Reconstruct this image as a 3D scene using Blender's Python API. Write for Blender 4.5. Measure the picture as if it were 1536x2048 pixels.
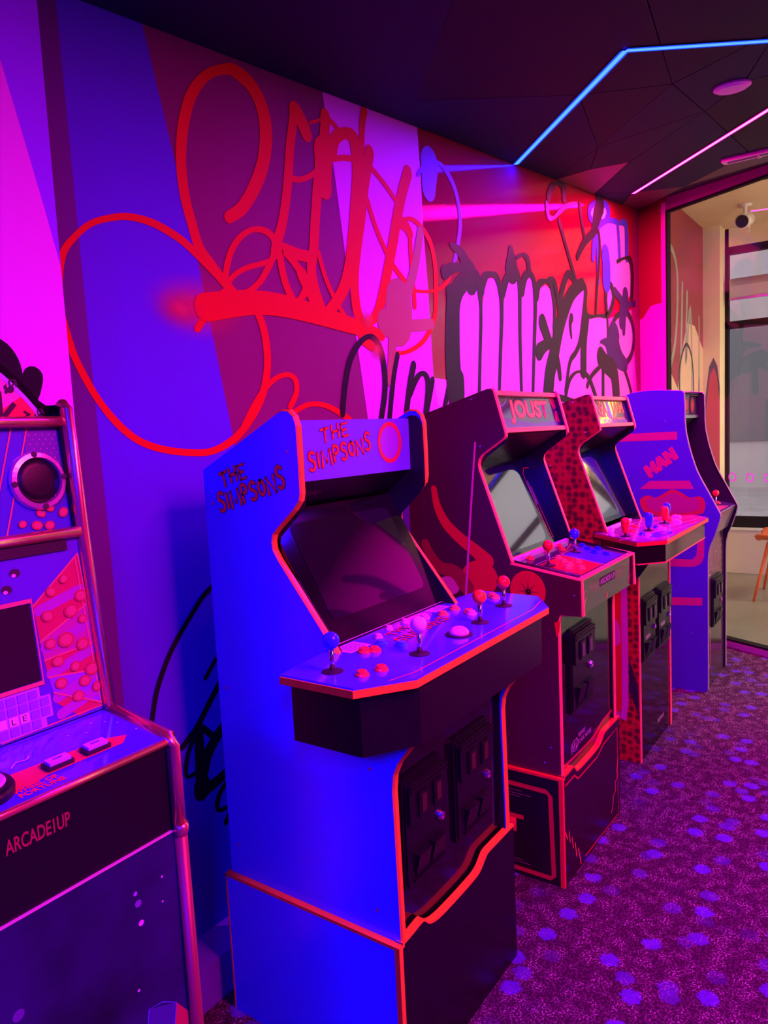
import bpy, math, random
from mathutils import Vector, Matrix
random.seed(7)
for o in list(bpy.data.objects): bpy.data.objects.remove(o, do_unlink=True)
scene = bpy.context.scene
COL = scene.collection
R = math.radians

# ------------------------------------------------------------------ camera
# World axes: +X runs along the row of cabinets (away from the camera),
# +Y points into the graffiti wall, Z is up.  The camera stands at X=0, Y=0.
YAW, PITCH, ROLL, CAM_H = 35.55, 6.0, 2.73, 1.36
F_PX = 1474.0
a, p, r = R(YAW), R(PITCH), R(ROLL)
rot = Matrix(((math.sin(a), math.cos(a), 0), (-math.cos(a), math.sin(a), 0), (0, 0, 1)))
fw = rot @ Vector((0, math.cos(p), -math.sin(p)))
rt = rot @ Vector((1, 0, 0))
up = rt.cross(fw)
rt2 = math.cos(r) * rt - math.sin(r) * up
up2 = math.sin(r) * rt + math.cos(r) * up
cam_data = bpy.data.cameras.new('camera')
cam_data.sensor_fit = 'VERTICAL'
cam_data.sensor_height = 36.0
cam_data.lens = F_PX / 2048 * 36.0
cam_data.clip_start = 0.02
cam = bpy.data.objects.new('camera', cam_data)
COL.objects.link(cam)
mw = Matrix((rt2, up2, -fw)).transposed().to_4x4()
mw.translation = (0, 0, CAM_H)
cam.matrix_world = mw
scene.camera = cam

# ------------------------------------------------------------------ world, exposure
world = bpy.data.worlds.new('overcast_sky'); scene.world = world
world.use_nodes = True
wb = world.node_tree.nodes['Background']
wb.inputs[0].default_value = (0.62, 0.60, 0.62, 1); wb.inputs[1].default_value = 2.2
scene.view_settings.view_transform = 'Standard'
scene.view_settings.look = 'None'
scene.view_settings.exposure = 1.6
scene.view_settings.gamma = 1.0
scene.view_settings.use_curve_mapping = False

BLUE_LED = (0.0003, 0.0010, 1.0)
PINK_LED = (1.0, 0.0006, 0.32)
WARM_PINK_LED = (1.0, 0.018, 0.32)
BLUE_POWER = 490.0
PINK_POWER = 350.0

# ------------------------------------------------------------------ materials
MATS = {}
def pm(name, rgb, rough=0.5, metal=0.0, spec=0.5, coat=0.0, vary=0.0, vscale=40.0, bump=0.0, bscale=300.0):
    if name in MATS: return MATS[name]
    m = bpy.data.materials.new(name); m.use_nodes = True
    nt = m.node_tree; b = nt.nodes['Principled BSDF']
    b.inputs['Base Color'].default_value = (*rgb, 1)
    b.inputs['Roughness'].default_value = rough
    b.inputs['Metallic'].default_value = metal
    b.inputs['Specular IOR Level'].default_value = spec
    b.inputs['Coat Weight'].default_value = coat
    b.inputs['Coat Roughness'].default_value = 0.06
    if vary or bump:
        tc = nt.nodes.new('ShaderNodeTexCoord')
    if vary:
        n = nt.nodes.new('ShaderNodeTexNoise'); n.inputs['Scale'].default_value = vscale; n.inputs['Detail'].default_value = 4
        nt.links.new(tc.outputs['Object'], n.inputs['Vector'])
        mp = nt.nodes.new('ShaderNodeMapRange')
        mp.inputs[1].default_value = 0.3; mp.inputs[2].default_value = 0.7
        mp.inputs[3].default_value = 1 - vary; mp.inputs[4].default_value = 1 + vary
        nt.links.new(n.outputs['Fac'], mp.inputs[0])
        mx = nt.nodes.new('ShaderNodeVectorMath'); mx.operation = 'SCALE'
        mx.inputs[0].default_value = rgb
        nt.links.new(mp.outputs[0], mx.inputs['Scale'])
        nt.links.new(mx.outputs[0], b.inputs['Base Color'])
    if bump:
        n2 = nt.nodes.new('ShaderNodeTexNoise'); n2.inputs['Scale'].default_value = bscale; n2.inputs['Detail'].default_value = 3
        nt.links.new(tc.outputs['Object'], n2.inputs['Vector'])
        bp = nt.nodes.new('ShaderNodeBump'); bp.inputs['Strength'].default_value = bump; bp.inputs['Distance'].default_value = 0.002
        nt.links.new(n2.outputs['Fac'], bp.inputs['Height']); nt.links.new(bp.outputs[0], b.inputs['Normal'])
    MATS[name] = m
    return m
def emit(name, rgb, strength):
    if name in MATS: return MATS[name]
    m = bpy.data.materials.new(name); m.use_nodes = True
    nt = m.node_tree; nt.nodes.remove(nt.nodes['Principled BSDF'])
    e = nt.nodes.new('ShaderNodeEmission'); e.inputs[0].default_value = (*rgb, 1); e.inputs[1].default_value = strength
    nt.links.new(e.outputs[0], nt.nodes['Material Output'].inputs[0])
    MATS[name] = m; return m

# ------------------------------------------------------------------ geometry helpers
class Frame:
    """a flat patch in space: origin, right (u), up (v); w is off the surface"""
    def __init__(s, o, u, v):
        s.o = Vector(o); s.u = Vector(u).normalized(); s.v = Vector(v).normalized(); s.n = s.u.cross(s.v)
    def __call__(s, u, v, w=0.0): return s.o + s.u * u + s.v * v + s.n * w
def catmull(pts, n=6, closed=False):
    if len(pts) < 3: return [tuple(q) for q in pts]
    out = []; L = len(pts)
    rng = range(L if closed else L - 1)
    for i in rng:
        if closed: p0, p1, p2, p3 = pts[(i-1) % L], pts[i], pts[(i+1) % L], pts[(i+2) % L]
        else: p0, p1, p2, p3 = pts[max(i-1, 0)], pts[i], pts[i+1], pts[min(i+2, L-1)]
        for k in range(n):
            t = k / n
            out.append(tuple(0.5*((2*b)+(-a_+c)*t+(2*a_-5*b+4*c-d)*t*t+(-a_+3*b-3*c+d)*t**3) for a_, b, c, d in zip(p0, p1, p2, p3)))
    if not closed: out.append(tuple(pts[-1]))
    return out
class MB:
    def __init__(s): s.v = []; s.f = []
    def add(s, vs, fs):
        k = len(s.v); s.v += [tuple(q) for q in vs]; s.f += [tuple(i + k for i in f) for f in fs]; return s
    def box(s, x0, x1, y0, y1, z0, z1):
        return s.add([(x0,y0,z0),(x1,y0,z0),(x1,y1,z0),(x0,y1,z0),(x0,y0,z1),(x1,y0,z1),(x1,y1,z1),(x0,y1,z1)],
                     [(0,3,2,1),(4,5,6,7),(0,1,5,4),(1,2,6,5),(2,3,7,6),(3,0,4,7)])
    def fbox(s, F, u0, u1, v0, v1, w0, w1):
        return s.add([F(u0,v0,w0),F(u1,v0,w0),F(u1,v1,w0),F(u0,v1,w0),F(u0,v0,w1),F(u1,v0,w1),F(u1,v1,w1),F(u0,v1,w1)],
                     [(0,3,2,1),(4,5,6,7),(0,1,5,4),(1,2,6,5),(2,3,7,6),(3,0,4,7)])
    def loops(s, A, B, caps=True):
        n = len(A); fs = [(i, (i+1) % n, n+(i+1) % n, n+i) for i in range(n)]
        if caps: fs += [tuple(range(n-1, -1, -1)), tuple(range(n, 2*n))]
        return s.add(list(A)+list(B), fs)
    def prism_x(s, prof, x0, x1):            # (y,z) polygon pushed along x
        return s.loops([(x0, y, z) for y, z in prof], [(x1, y, z) for y, z in prof])
    def prism_z(s, poly, z0, z1):            # (x,y) polygon pushed up
        return s.loops([(x, y, z0) for x, y in poly], [(x, y, z1) for x, y in poly])
    def prism_f(s, F, poly, w0, w1):
        return s.loops([F(u, v, w0) for u, v in poly], [F(u, v, w1) for u, v in poly])
    def flat(s, F, poly, w):
        return s.add([F(u, v, w) for u, v in poly], [tuple(range(len(poly)))])
    def disc(s, F, cu, cv, ru, rv, w, n=20, t=0.0, ang=0.0):
        pl = [(cu + ru*math.cos(6.2832*i/n)*math.cos(ang) - rv*math.sin(6.2832*i/n)*math.sin(ang), cv + ru*math.cos(6.2832*i/n)*math.sin(ang) + rv*math.sin(6.2832*i/n)*math.cos(ang)) for i in range(n)]
        return s.prism_f(F, pl, w, w + t) if t else s.flat(F, pl, w)
    def ring(s, F, cu, cv, ru, rv, wd, w, n=28, t=0.0):
        A = [F(cu+ru*math.cos(6.2832*i/n), cv+rv*math.sin(6.2832*i/n), w+t) for i in range(n)]
        B = [F(cu+(ru-wd)*math.cos(6.2832*i/n), cv+(rv-wd)*math.sin(6.2832*i/n), w+t) for i in range(n)]
        fs = [(i, (i+1) % n, n+(i+1) % n, n+i) for i in range(n)]
        return s.add(A+B, fs)
    def ribbon(s, F, pts, w, smooth=5, closed=False, caps=True):   # pts (u,v,width)
        P = catmull(pts, smooth, closed) if smooth else [tuple(q) for q in pts]
        n = len(P); Lq = []; Rq = []
        for i in range(n):
            if closed: q0, q1 = P[(i-1) % n], P[(i+1) % n]
            else: q0, q1 = P[max(i-1, 0)], P[min(i+1, n-1)]
            dx, dy = q1[0]-q0[0], q1[1]-q0[1]; l = math.hypot(dx, dy) or 1
            h = max(P[i][2], 0.001)/2
            Lq.append((P[i][0]-dy/l*h, P[i][1]+dx/l*h)); Rq.append((P[i][0]+dy/l*h, P[i][1]-dx/l*h))
        fs = [(i, n+i, n+i+1, i+1) for i in range(n-1)]
        if closed: fs.append((n-1, 2*n-1, n, 0))
        V = [F(u, v, w) for u, v in Lq] + [F(u, v, w) for u, v in Rq]
        if caps and not closed:                # rounded ends, joined to the ribbon
            for e, L0, R0 in ((0, Lq[0], Rq[0]), (n-1, Rq[-1], Lq[-1])):
                cx, cy = P[e][0], P[e][1]; h = max(P[e][2], .001)/2
                a0 = math.atan2(L0[1]-cy, L0[0]-cx); k0 = len(V)
                for q in range(1, 6): V.append(F(cx + h*math.cos(a0 + math.pi*q/6), cy + h*math.sin(a0 + math.pi*q/6), w))
                i0, i1 = (0, n) if e == 0 else (2*n-1, n-1)
                fs.append((i0, *range(k0, k0+5), i1))
        s.add(V, fs)
        return s
    def tube(s, pts, rad, n=10, caps=True):
        P = [Vector(q) for q in pts]; m = len(P); rings = []
        rs = rad if isinstance(rad, (list, tuple)) else [rad]*m
        for i in range(m):
            d = (P[min(i+1, m-1)] - P[max(i-1, 0)]).normalized()
            ref = Vector((0, 0, 1)) if abs(d.z) < 0.9 else Vector((1, 0, 0))
            a1 = d.cross(ref).normalized(); a2 = d.cross(a1)
            rings.append([P[i] + (a1*math.cos(6.2832*k/n) + a2*math.sin(6.2832*k/n))*rs[i] for k in range(n)])
        vs = [q for rg in rings for q in rg]; fs = []
        for i in range(m-1):
            for k in range(n): fs.append((i*n+k, i*n+(k+1) % n, (i+1)*n+(k+1) % n, (i+1)*n+k))
        if caps: fs += [tuple(range(n-1, -1, -1)), tuple((m-1)*n+k for k in range(n))]
        return s.add(vs, fs)
    def lathe(s, o, ax, prof, n=20):           # prof: (radius, height) along ax
        o = Vector(o); ax = Vector(ax).normalized()
        ref = Vector((0, 0, 1)) if abs(ax.z) < 0.9 else Vector((1, 0, 0))
        a1 = ax.cross(ref).normalized(); a2 = ax.cross(a1)
        vs = []; fs = []; m = len(prof)
        for rr, h in prof:
            for k in range(n): vs.append(o + ax*h + (a1*math.cos(6.2832*k/n)+a2*math.sin(6.2832*k/n))*max(rr, 1e-5))
        for i in range(m-1):
            for k in range(n): fs.append((i*n+k, (i+1)*n+k, (i+1)*n+(k+1) % n, i*n+(k+1) % n))
        fs += [tuple(range(n)), tuple((m-1)*n+k for k in range(n-1, -1, -1))]
        return s.add(vs, fs)
    def molding(s, path, x0, x1, t, side=1):   # strip along an open (y,z) path, bulging outward
        n = len(path); off = []
        for i in range(n):
            q0, q1 = path[max(i-1, 0)], path[min(i+1, n-1)]
            dy, dz = q1[0]-q0[0], q1[1]-q0[1]; l = math.hypot(dy, dz) or 1
            off.append((path[i][0]+side*dz/l*t, path[i][1]-side*dy/l*t))
        xm0, xm1 = x0 + (x1-x0)*.2, x1 - (x1-x0)*.2
        vs = [(x0, y, z) for y, z in path] + [(xm0, y, z) for y, z in off] + [(xm1, y, z) for y, z in off] + [(x1, y, z) for y, z in path]
        fs = []
        for i in range(n-1):
            for k in range(3): fs.append((k*n+i, k*n+i+1, (k+1)*n+i+1, (k+1)*n+i))
        fs += [(0, n, 2*n, 3*n), (n-1, 4*n-1, 3*n-1, 2*n-1)]
        return s.add(vs, fs)
    def build(s, name, mat, parent=None, smooth=False, bevel=0.0):
        me = bpy.data.meshes.new(name); me.from_pydata(s.v, [], s.f)
        me.validate(); me.update()
        me.materials.append(mat)
        if smooth: me.polygons.foreach_set('use_smooth', [True]*len(me.polygons))
        o = bpy.data.objects.new(name, me); COL.objects.link(o)
        if parent is not None: o.parent = parent
        if bevel:
            bm_ = o.modifiers.new('bevel', 'BEVEL'); bm_.width = bevel; bm_.segments = 2; bm_.limit_method = 'ANGLE'; bm_.angle_limit = R(40)
        return o
def fixn(o):
    import bmesh
    bm = bmesh.new(); bm.from_mesh(o.data); bmesh.ops.recalc_face_normals(bm, faces=bm.faces); bm.to_mesh(o.data); bm.free(); return o
def thing(name, label, cat, loc=(0, 0, 0), rz=0.0, group=None):
    o = bpy.data.objects.new(name, None); COL.objects.link(o); o.location = loc; o.rotation_euler = (0, 0, rz)
    o.empty_display_size = 0.1
    o['label'] = label; o['category'] = cat
    if group: o['group'] = group
    return o
def tag(o, label, cat, group=None):
    o['label'] = label; o['category'] = cat
    if group: o['group'] = group
    return o
def struct(o): o['kind'] = 'structure'; return o
def text(name, body, mat, parent, F, u, v, height, width=None, w=0.0008, slant=0.0, rotdeg=0.0, bold=0.0):
    cu = bpy.data.curves.new(name, 'FONT'); cu.body = body; cu.size = 1.0; cu.shear = slant; cu.resolution_u = 3; cu.offset = bold
    t = bpy.data.objects.new(name, cu); COL.objects.link(t)
    dg = bpy.context.evaluated_depsgraph_get(); dg.update()
    me = bpy.data.meshes.new_from_object(t.evaluated_get(dg))
    bpy.data.objects.remove(t, do_unlink=True)
    xs = [q.co.x for q in me.vertices]; ys = [q.co.y for q in me.vertices]
    sx0, sx1, sy0, sy1 = min(xs), max(xs), min(ys), max(ys)
    ky = height/(sy1-sy0); kx = width/(sx1-sx0) if width else ky
    cr, sr = math.cos(R(rotdeg)), math.sin(R(rotdeg))
    for q in me.vertices:
        x = (q.co.x-sx0)*kx; y = (q.co.y-sy0)*ky
        q.co = F(u + x*cr - y*sr, v + x*sr + y*cr, w)
    me.materials.clear(); me.materials.append(mat)
    o = bpy.data.objects.new(name, me); COL.objects.link(o); o.parent = parent
    return o

# ------------------------------------------------------------------ palette
M_black   = pm('black_laminate', (0.005, 0.004, 0.006), 0.34, spec=.35, vary=.2)
M_gloss   = pm('gloss_black_vinyl', (0.005, 0.004, 0.006), 0.10, spec=.6)
M_matte   = pm('black_plastic', (0.005, 0.004, 0.006), 0.38, spec=.35, bump=.15, bscale=900)
M_dark    = pm('inner_black', (0.006, 0.006, 0.010), 0.5)
M_screen  = pm('screen_glass', (0.010, 0.009, 0.012), 0.03, spec=1.0, coat=1.0)
M_yellow  = pm('yellow_edge_trim', (0.88, 0.60, 0.02), 0.35, vary=.06)
M_redtrim = pm('red_edge_trim', (0.80, 0.08, 0.03), 0.35, vary=.06)
M_pinktr  = pm('salmon_edge_trim', (0.85, 0.30, 0.12), 0.35, vary=.06)
M_chrome  = pm('chrome', (0.85, 0.82, 0.85), 0.12, metal=1)
M_gold    = pm('gold_trim', (0.95, 0.48, 0.26), 0.20, metal=.85)
M_steel   = pm('steel', (0.55, 0.55, 0.57), 0.3, metal=1)
M_white   = pm('white_plastic', (0.82, 0.78, 0.76), 0.3)
M_red     = pm('red_plastic', (0.85, 0.03, 0.03), 0.22)
M_orange  = pm('orange_plastic', (0.88, 0.22, 0.03), 0.22)
M_blue    = pm('blue_plastic', (0.03, 0.10, 0.75), 0.22)
M_ink     = pm('black_ink', (0.02, 0.012, 0.02), 0.6)
M_redink  = pm('red_ink', (0.90, 0.03, 0.02), 0.45)
M_pinkink = pm('pink_ink', (0.80, 0.28, 0.36), 0.45)
STROKES = [
  ('tag_red', [(1.393,1.935,0.03),(1.444,1.97,0.034),(1.493,2.031,0.039),(1.532,2.101,0.043),(1.552,2.178,0.047),(1.546,2.247,0.048),(1.51,2.295,0.045),(1.455,2.312,0.038),(1.414,2.305,0.025),(1.353,2.27,0.023),(1.301,2.211,0.028),(1.27,2.142,0.031),(1.253,2.07,0.031),(1.249,2.01,0.031),(1.255,1.948,0.031),(1.268,1.9,0.031),(1.287,1.843,0.031),(1.322,1.806,0.031),(1.361,1.771,0.03),(1.396,1.743,0.03)]),
  ('tag_red', [(1.365,1.744,0.021),(1.326,1.715,0.02),(1.297,1.683,0.02),(1.262,1.642,0.019)]),
  ('tag_red', [(1.346,1.779,0.023),(1.278,1.824,0.022),(1.228,1.852,0.021),(1.156,1.873,0.019),(1.091,1.875,0.016),(1.041,1.863,0.014),(0.988,1.84,0.013),(0.945,1.803,0.013),(0.917,1.767,0.015),(0.902,1.71,0.016),(0.9,1.649,0.016),(0.915,1.577,0.017),(0.925,1.547,0.017),(0.949,1.498,0.017),(0.979,1.451,0.017),(1.019,1.406,0.018),(1.066,1.372,0.017),(1.126,1.351,0.017),(1.204,1.339,0.017),(1.284,1.339,0.018),(1.363,1.369,0.021),(1.424,1.418,0.023),(1.475,1.483,0.026),(1.501,1.558,0.027),(1.502,1.633,0.028),(1.484,1.692,0.027),(1.452,1.728,0.025),(1.399,1.743,0.022)]),
  ('tag_red', [(1.383,1.379,0.017),(1.41,1.416,0.017),(1.436,1.449,0.017),(1.478,1.493,0.017),(1.53,1.529,0.015),(1.582,1.542,0.014),(1.613,1.528,0.021),(1.614,1.492,0.021),(1.585,1.452,0.02)]),
  ('tag_red', [(1.596,1.435,0.016),(1.65,1.455,0.015),(1.691,1.46,0.015),(1.739,1.456,0.016),(1.788,1.442,0.019),(1.861,1.411,0.02)]),
  ('tag_red', [(1.368,1.777,0.02),(1.374,1.804,0.02),(1.392,1.847,0.019),(1.423,1.886,0.017),(1.46,1.913,0.015),(1.498,1.926,0.016),(1.535,1.925,0.021),(1.557,1.911,0.024),(1.562,1.886,0.024),(1.544,1.851,0.021),(1.518,1.816,0.02),(1.492,1.786,0.018),(1.446,1.755,0.015),(1.403,1.744,0.015)]),
  ('tag_red', [(1.381,1.774,0.015),(1.408,1.797,0.014),(1.452,1.819,0.014),(1.497,1.834,0.014),(1.54,1.85,0.014)]),
  ('tag_red', [(1.675,2.292,0.033),(1.667,2.253,0.033),(1.648,2.179,0.034),(1.633,2.095,0.035),(1.613,2.011,0.034),(1.592,1.949,0.034),(1.568,1.902,0.034),(1.561,1.875,0.036)]),
  ('tag_red', [(1.68,2.286,0.054),(1.705,2.264,0.051),(1.723,2.237,0.047)]),
  ('tag_red', [(1.74,2.272,0.009),(1.791,2.296,0.009),(1.824,2.31,0.014),(1.86,2.3,0.017),(1.882,2.286,0.018)]),
  ('tag_red', [(1.815,2.314,0.045),(1.805,2.25,0.043),(1.78,2.176,0.042),(1.76,2.093,0.042),(1.744,2.012,0.041),(1.734,1.954,0.041),(1.726,1.908,0.04),(1.713,1.867,0.04),(1.714,1.828,0.041),(1.728,1.784,0.041),(1.751,1.736,0.041),(1.759,1.719,0.041)]),
  ('tag_red', [(1.797,2.208,0.087),(1.793,2.163,0.077),(1.792,2.101,0.067)]),
  ('tag_red', [(1.633,2.095,0.02),(1.67,2.096,0.017),(1.713,2.112,0.016),(1.75,2.135,0.017)]),
  ('tag_red', [(1.582,1.892,0.035),(1.626,1.888,0.036),(1.676,1.886,0.034),(1.72,1.89,0.033)]),
  ('tag_red', [(1.579,1.883,0.028),(1.582,1.846,0.028),(1.594,1.8,0.028),(1.615,1.765,0.028),(1.639,1.751,0.018),(1.671,1.777,0.026),(1.686,1.807,0.03),(1.663,1.837,0.029),(1.632,1.865,0.028),(1.602,1.884,0.027)]),
  ('tag_red', [(1.667,1.832,0.043),(1.686,1.807,0.045),(1.71,1.776,0.047),(1.742,1.735,0.049),(1.758,1.716,0.051)]),
  ('tag_red', [(1.839,2.226,0.05),(1.862,2.266,0.04),(1.912,2.293,0.035),(1.951,2.286,0.058),(1.965,2.248,0.059),(1.964,2.177,0.057),(1.946,2.083,0.055),(1.926,1.99,0.053),(1.9,1.896,0.051),(1.862,1.819,0.046),(1.814,1.766,0.041),(1.759,1.719,0.038)]),
  ('tag_red', [(1.912,1.939,0.04),(1.89,1.864,0.039),(1.85,1.8,0.035),(1.799,1.752,0.031)]),
  ('tag_red', [(1.842,2.198,0.017),(1.896,2.216,0.018),(1.951,2.226,0.02)]),
  ('tag_red', [(2.016,2.391,0.032),(2.002,2.348,0.03),(1.995,2.292,0.027),(1.993,2.232,0.024)]),
  ('tag_red', [(2.035,2.27,0.046),(2.02,2.221,0.045),(1.997,2.155,0.045),(1.973,2.059,0.045),(1.944,1.963,0.044),(1.921,1.869,0.044),(1.919,1.79,0.045),(1.935,1.737,0.044),(1.976,1.722,0.027),(2.034,1.759,0.042),(2.073,1.827,0.047),(2.108,1.909,0.049),(2.144,1.998,0.051),(2.182,2.102,0.052),(2.219,2.187,0.052),(2.259,2.262,0.053)]),
  ('tag_red', [(2.009,2.115,0.023),(2.046,2.043,0.023),(2.096,1.977,0.023),(2.139,1.932,0.023),(2.219,1.882,0.023)]),
  ('tag_red', [(2.045,2.221,0.019),(2.114,2.188,0.02),(2.178,2.149,0.021)]),
  ('tag_red', [(1.748,1.906,0.019),(1.77,1.847,0.019),(1.811,1.783,0.019),(1.873,1.719,0.019)]),
  ('tag_red', [(2.188,2.071,0.018),(2.219,2.096,0.013),(2.271,2.108,0.017),(2.327,2.095,0.024),(2.388,2.054,0.027),(2.416,1.985,0.028),(2.419,1.911,0.028),(2.405,1.794,0.027),(2.345,1.714,0.023),(2.277,1.67,0.018),(2.193,1.642,0.014),(2.133,1.638,0.013)]),
  ('tag_red', [(2.179,2.085,0.047),(2.228,2.079,0.046),(2.256,2.057,0.04)]),
  ('tag_red', [(2.257,2.063,0.025),(2.256,1.992,0.025),(2.26,1.917,0.025),(2.266,1.857,0.025),(2.267,1.808,0.025)]),
  ('tag_red', [(2.272,1.863,0.012),(2.347,1.869,0.011),(2.426,1.886,0.013),(2.498,1.922,0.02),(2.565,2.008,0.023)]),
  ('tag_red', [(1.292,1.697,0.071),(1.407,1.72,0.067),(1.487,1.731,0.064),(1.596,1.733,0.063),(1.723,1.724,0.059),(1.862,1.71,0.053),(1.985,1.697,0.045),(2.056,1.688,0.035)]),
  ('tag_red', [(1.955,1.678,0.061),(1.996,1.655,0.046)]),
  ('tag_violet', [(2.407,2.332,0.121),(2.401,2.291,0.106),(2.395,2.24,0.091)]),
  ('tag_violet', [(2.325,2.272,0.017),(2.382,2.325,0.012),(2.473,2.349,0.017),(2.541,2.326,0.024),(2.591,2.28,0.026),(2.617,2.215,0.026),(2.619,2.149,0.026),(2.594,2.073,0.025),(2.565,2.008,0.024)]),
  ('tag_tan', [(2.122,1.739,0.05),(2.113,1.653,0.044),(2.092,1.54,0.038)]),
  ('tag_tan', [(2.167,1.813,0.159),(2.166,1.781,0.163),(2.159,1.742,0.167)]),
  ('tag_tan', [(2.075,1.737,0.086),(2.089,1.73,0.09)]),
  ('tag_tan', [(2.18,1.733,0.043),(2.283,1.743,0.042),(2.376,1.756,0.041)]),
  ('tag_tan', [(2.202,1.817,0.049),(2.254,1.899,0.047),(2.291,1.976,0.044),(2.326,2.076,0.04)]),
  ('tag_black', [(1.822,1.431,0.025),(1.842,1.517,0.025),(1.872,1.593,0.025),(1.918,1.647,0.023),(1.972,1.678,0.017),(2.015,1.672,0.026),(2.048,1.633,0.029),(2.061,1.565,0.03),(2.056,1.496,0.03),(2.025,1.401,0.029)]),
  ('tag_black', [(2.142,1.628,0.027),(2.118,1.568,0.027),(2.098,1.497,0.027),(2.076,1.406,0.026)]),
  ('tag_black', [(2.243,1.6,0.033),(2.214,1.533,0.032),(2.185,1.438,0.032)]),
  ('tag_black', [(2.212,1.499,0.029),(2.258,1.553,0.027),(2.302,1.574,0.018),(2.333,1.553,0.033),(2.331,1.501,0.033),(2.306,1.415,0.032)]),
  ('tag_black', [(2.368,1.551,0.029),(2.341,1.484,0.028),(2.312,1.42,0.028)]),
  ('tag_black', [(2.49,1.54,0.028),(2.465,1.485,0.028),(2.437,1.428,0.028)]),
  ('throw_black', [(2.674,1.964,0.071),(2.593,1.915,0.083),(2.547,1.852,0.099),(2.534,1.77,0.106),(2.525,1.643,0.112),(2.531,1.548,0.118),(2.55,1.455,0.124)]),
  ('throw_black', [(2.518,1.893,0.051),(2.519,1.855,0.051)]),
  ('throw_black', [(2.567,1.562,0.079),(2.567,1.504,0.079)]),
  ('throw_black', [(2.647,1.96,0.047),(2.704,1.991,0.026),(2.752,1.975,0.043),(2.767,1.891,0.029)]),
  ('throw_black', [(2.682,1.971,0.133),(2.694,1.947,0.099)]),
  ('throw_black', [(2.769,1.958,0.024),(2.77,1.825,0.023),(2.75,1.656,0.023),(2.732,1.5,0.023)]),
  ('throw_black', [(2.777,1.925,0.051),(2.81,1.983,0.042),(2.872,2.007,0.021),(2.928,1.996,0.041),(2.958,1.934,0.038),(2.961,1.844,0.033),(2.936,1.666,0.027),(2.914,1.503,0.022)]),
  ('throw_black', [(2.976,1.944,0.052),(3.021,2.009,0.045),(3.091,2.051,0.022),(3.133,2.043,0.042),(3.151,1.973,0.037),(3.142,1.788,0.031),(3.141,1.506,0.025)]),
  ('throw_black', [(3.172,1.975,0.055),(3.212,2.043,0.047),(3.268,2.064,0.034),(3.312,2.031,0.044),(3.318,1.918,0.038),(3.293,1.724,0.032),(3.266,1.508,0.026)]),
  ('throw_black', [(3.333,1.973,0.056),(3.369,2.031,0.044),(3.45,2.058,0.021),(3.516,2.043,0.044),(3.552,1.943,0.04),(3.539,1.837,0.034)]),
  ('throw_black', [(2.486,1.956,0.055),(2.564,1.987,0.039),(2.677,2,0.034)]),
  ('throw_black', [(2.544,2.066,0.023),(2.614,2.05,0.05),(2.67,2.002,0.08)]),
  ('throw_black', [(3.071,2.134,0.052),(3.074,2.099,0.09),(3.074,2.056,0.129)]),
  ('throw_black', [(3.129,2.115,0.02),(3.191,2.138,0.018),(3.244,2.126,0.04),(3.259,2.076,0.041)]),
  ('throw_black', [(3.481,2.07,0.024),(3.553,2.068,0.04),(3.591,2.004,0.043),(3.615,1.926,0.044)]),
  ('throw_black', [(3.62,1.934,0.052),(3.652,2.036,0.052),(3.731,2.128,0.044),(3.799,2.127,0.046),(3.857,2.096,0.054)]),
  ('throw_black', [(3.398,1.856,0.087),(3.463,1.783,0.074),(3.503,1.754,0.059)]),
  ('throw_black', [(3.35,1.716,0.085),(3.421,1.749,0.06),(3.525,1.772,0.041)]),
  ('throw_black', [(3.943,2.112,0.068),(3.795,2.046,0.083),(3.687,1.95,0.096),(3.615,1.86,0.102),(3.568,1.783,0.108),(3.525,1.699,0.112),(3.478,1.624,0.117),(3.447,1.519,0.122)]),
  ('throw_black', [(3.93,2.115,0.047),(3.991,2.079,0.049),(3.951,1.943,0.045),(3.894,1.807,0.041),(3.825,1.742,0.035),(3.74,1.686,0.033),(3.674,1.539,0.031)]),
  ('throw_black', [(3.553,1.717,0.063),(3.586,1.661,0.052),(3.605,1.604,0.039)]),
  ('throw_black', [(3.776,1.917,0.05),(3.756,1.881,0.035),(3.77,1.815,0.019)]),
  ('throw_black', [(3.991,1.93,0.086),(3.951,1.811,0.086),(3.935,1.651,0.086)]),
  ('throw_black', [(3.986,1.991,0.04),(4.022,1.95,0.027),(4.182,1.968,0.015),(4.353,1.993,0.034),(4.453,2.09,0.048),(4.426,2.158,0.047),(4.361,2.162,0.036),(4.318,2.102,0.046),(4.33,1.991,0.047)]),
  ('throw_black', [(4.338,1.982,0.029),(4.348,1.888,0.029),(4.34,1.84,0.029)]),
  ('throw_black', [(4.671,2.051,0.041),(4.789,2.007,0.046),(4.848,1.909,0.049),(4.794,1.791,0.046),(4.657,1.72,0.039)]),
  ('throw_black', [(4.648,2.043,0.029),(4.487,1.987,0.036),(4.393,1.902,0.04),(4.346,1.841,0.04)]),
  ('throw_purple', [(4.451,1.858,0.213),(4.479,1.802,0.175),(4.555,1.747,0.128),(4.667,1.717,0.085)]),
  ('throw_purple', [(4.217,1.826,0.017),(4.316,1.829,0.053),(4.372,1.78,0.086)]),
  ('throw_purple', [(4.479,2.141,0.053),(4.65,2.088,0.056)]),
  ('throw_purple', [(4.684,2.137,0.113),(4.681,2.067,0.113)]),
  ('throw_purple', [(4.87,2.113,0.037),(4.633,2.076,0.035)]),
  ('throw_purple', [(4.616,2.06,0.084),(4.596,1.968,0.083)]),
  ('throw_purple', [(4.672,2.066,0.053),(4.642,1.918,0.052)]),
  ('outline_blue', [(4.124,2.418,0.059),(4.221,2.472,0.047),(4.393,2.529,0.028),(4.543,2.55,0.037)]),
  ('outline_blue', [(4.552,2.537,0.045),(4.57,2.444,0.045),(4.581,2.344,0.045)]),
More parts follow.
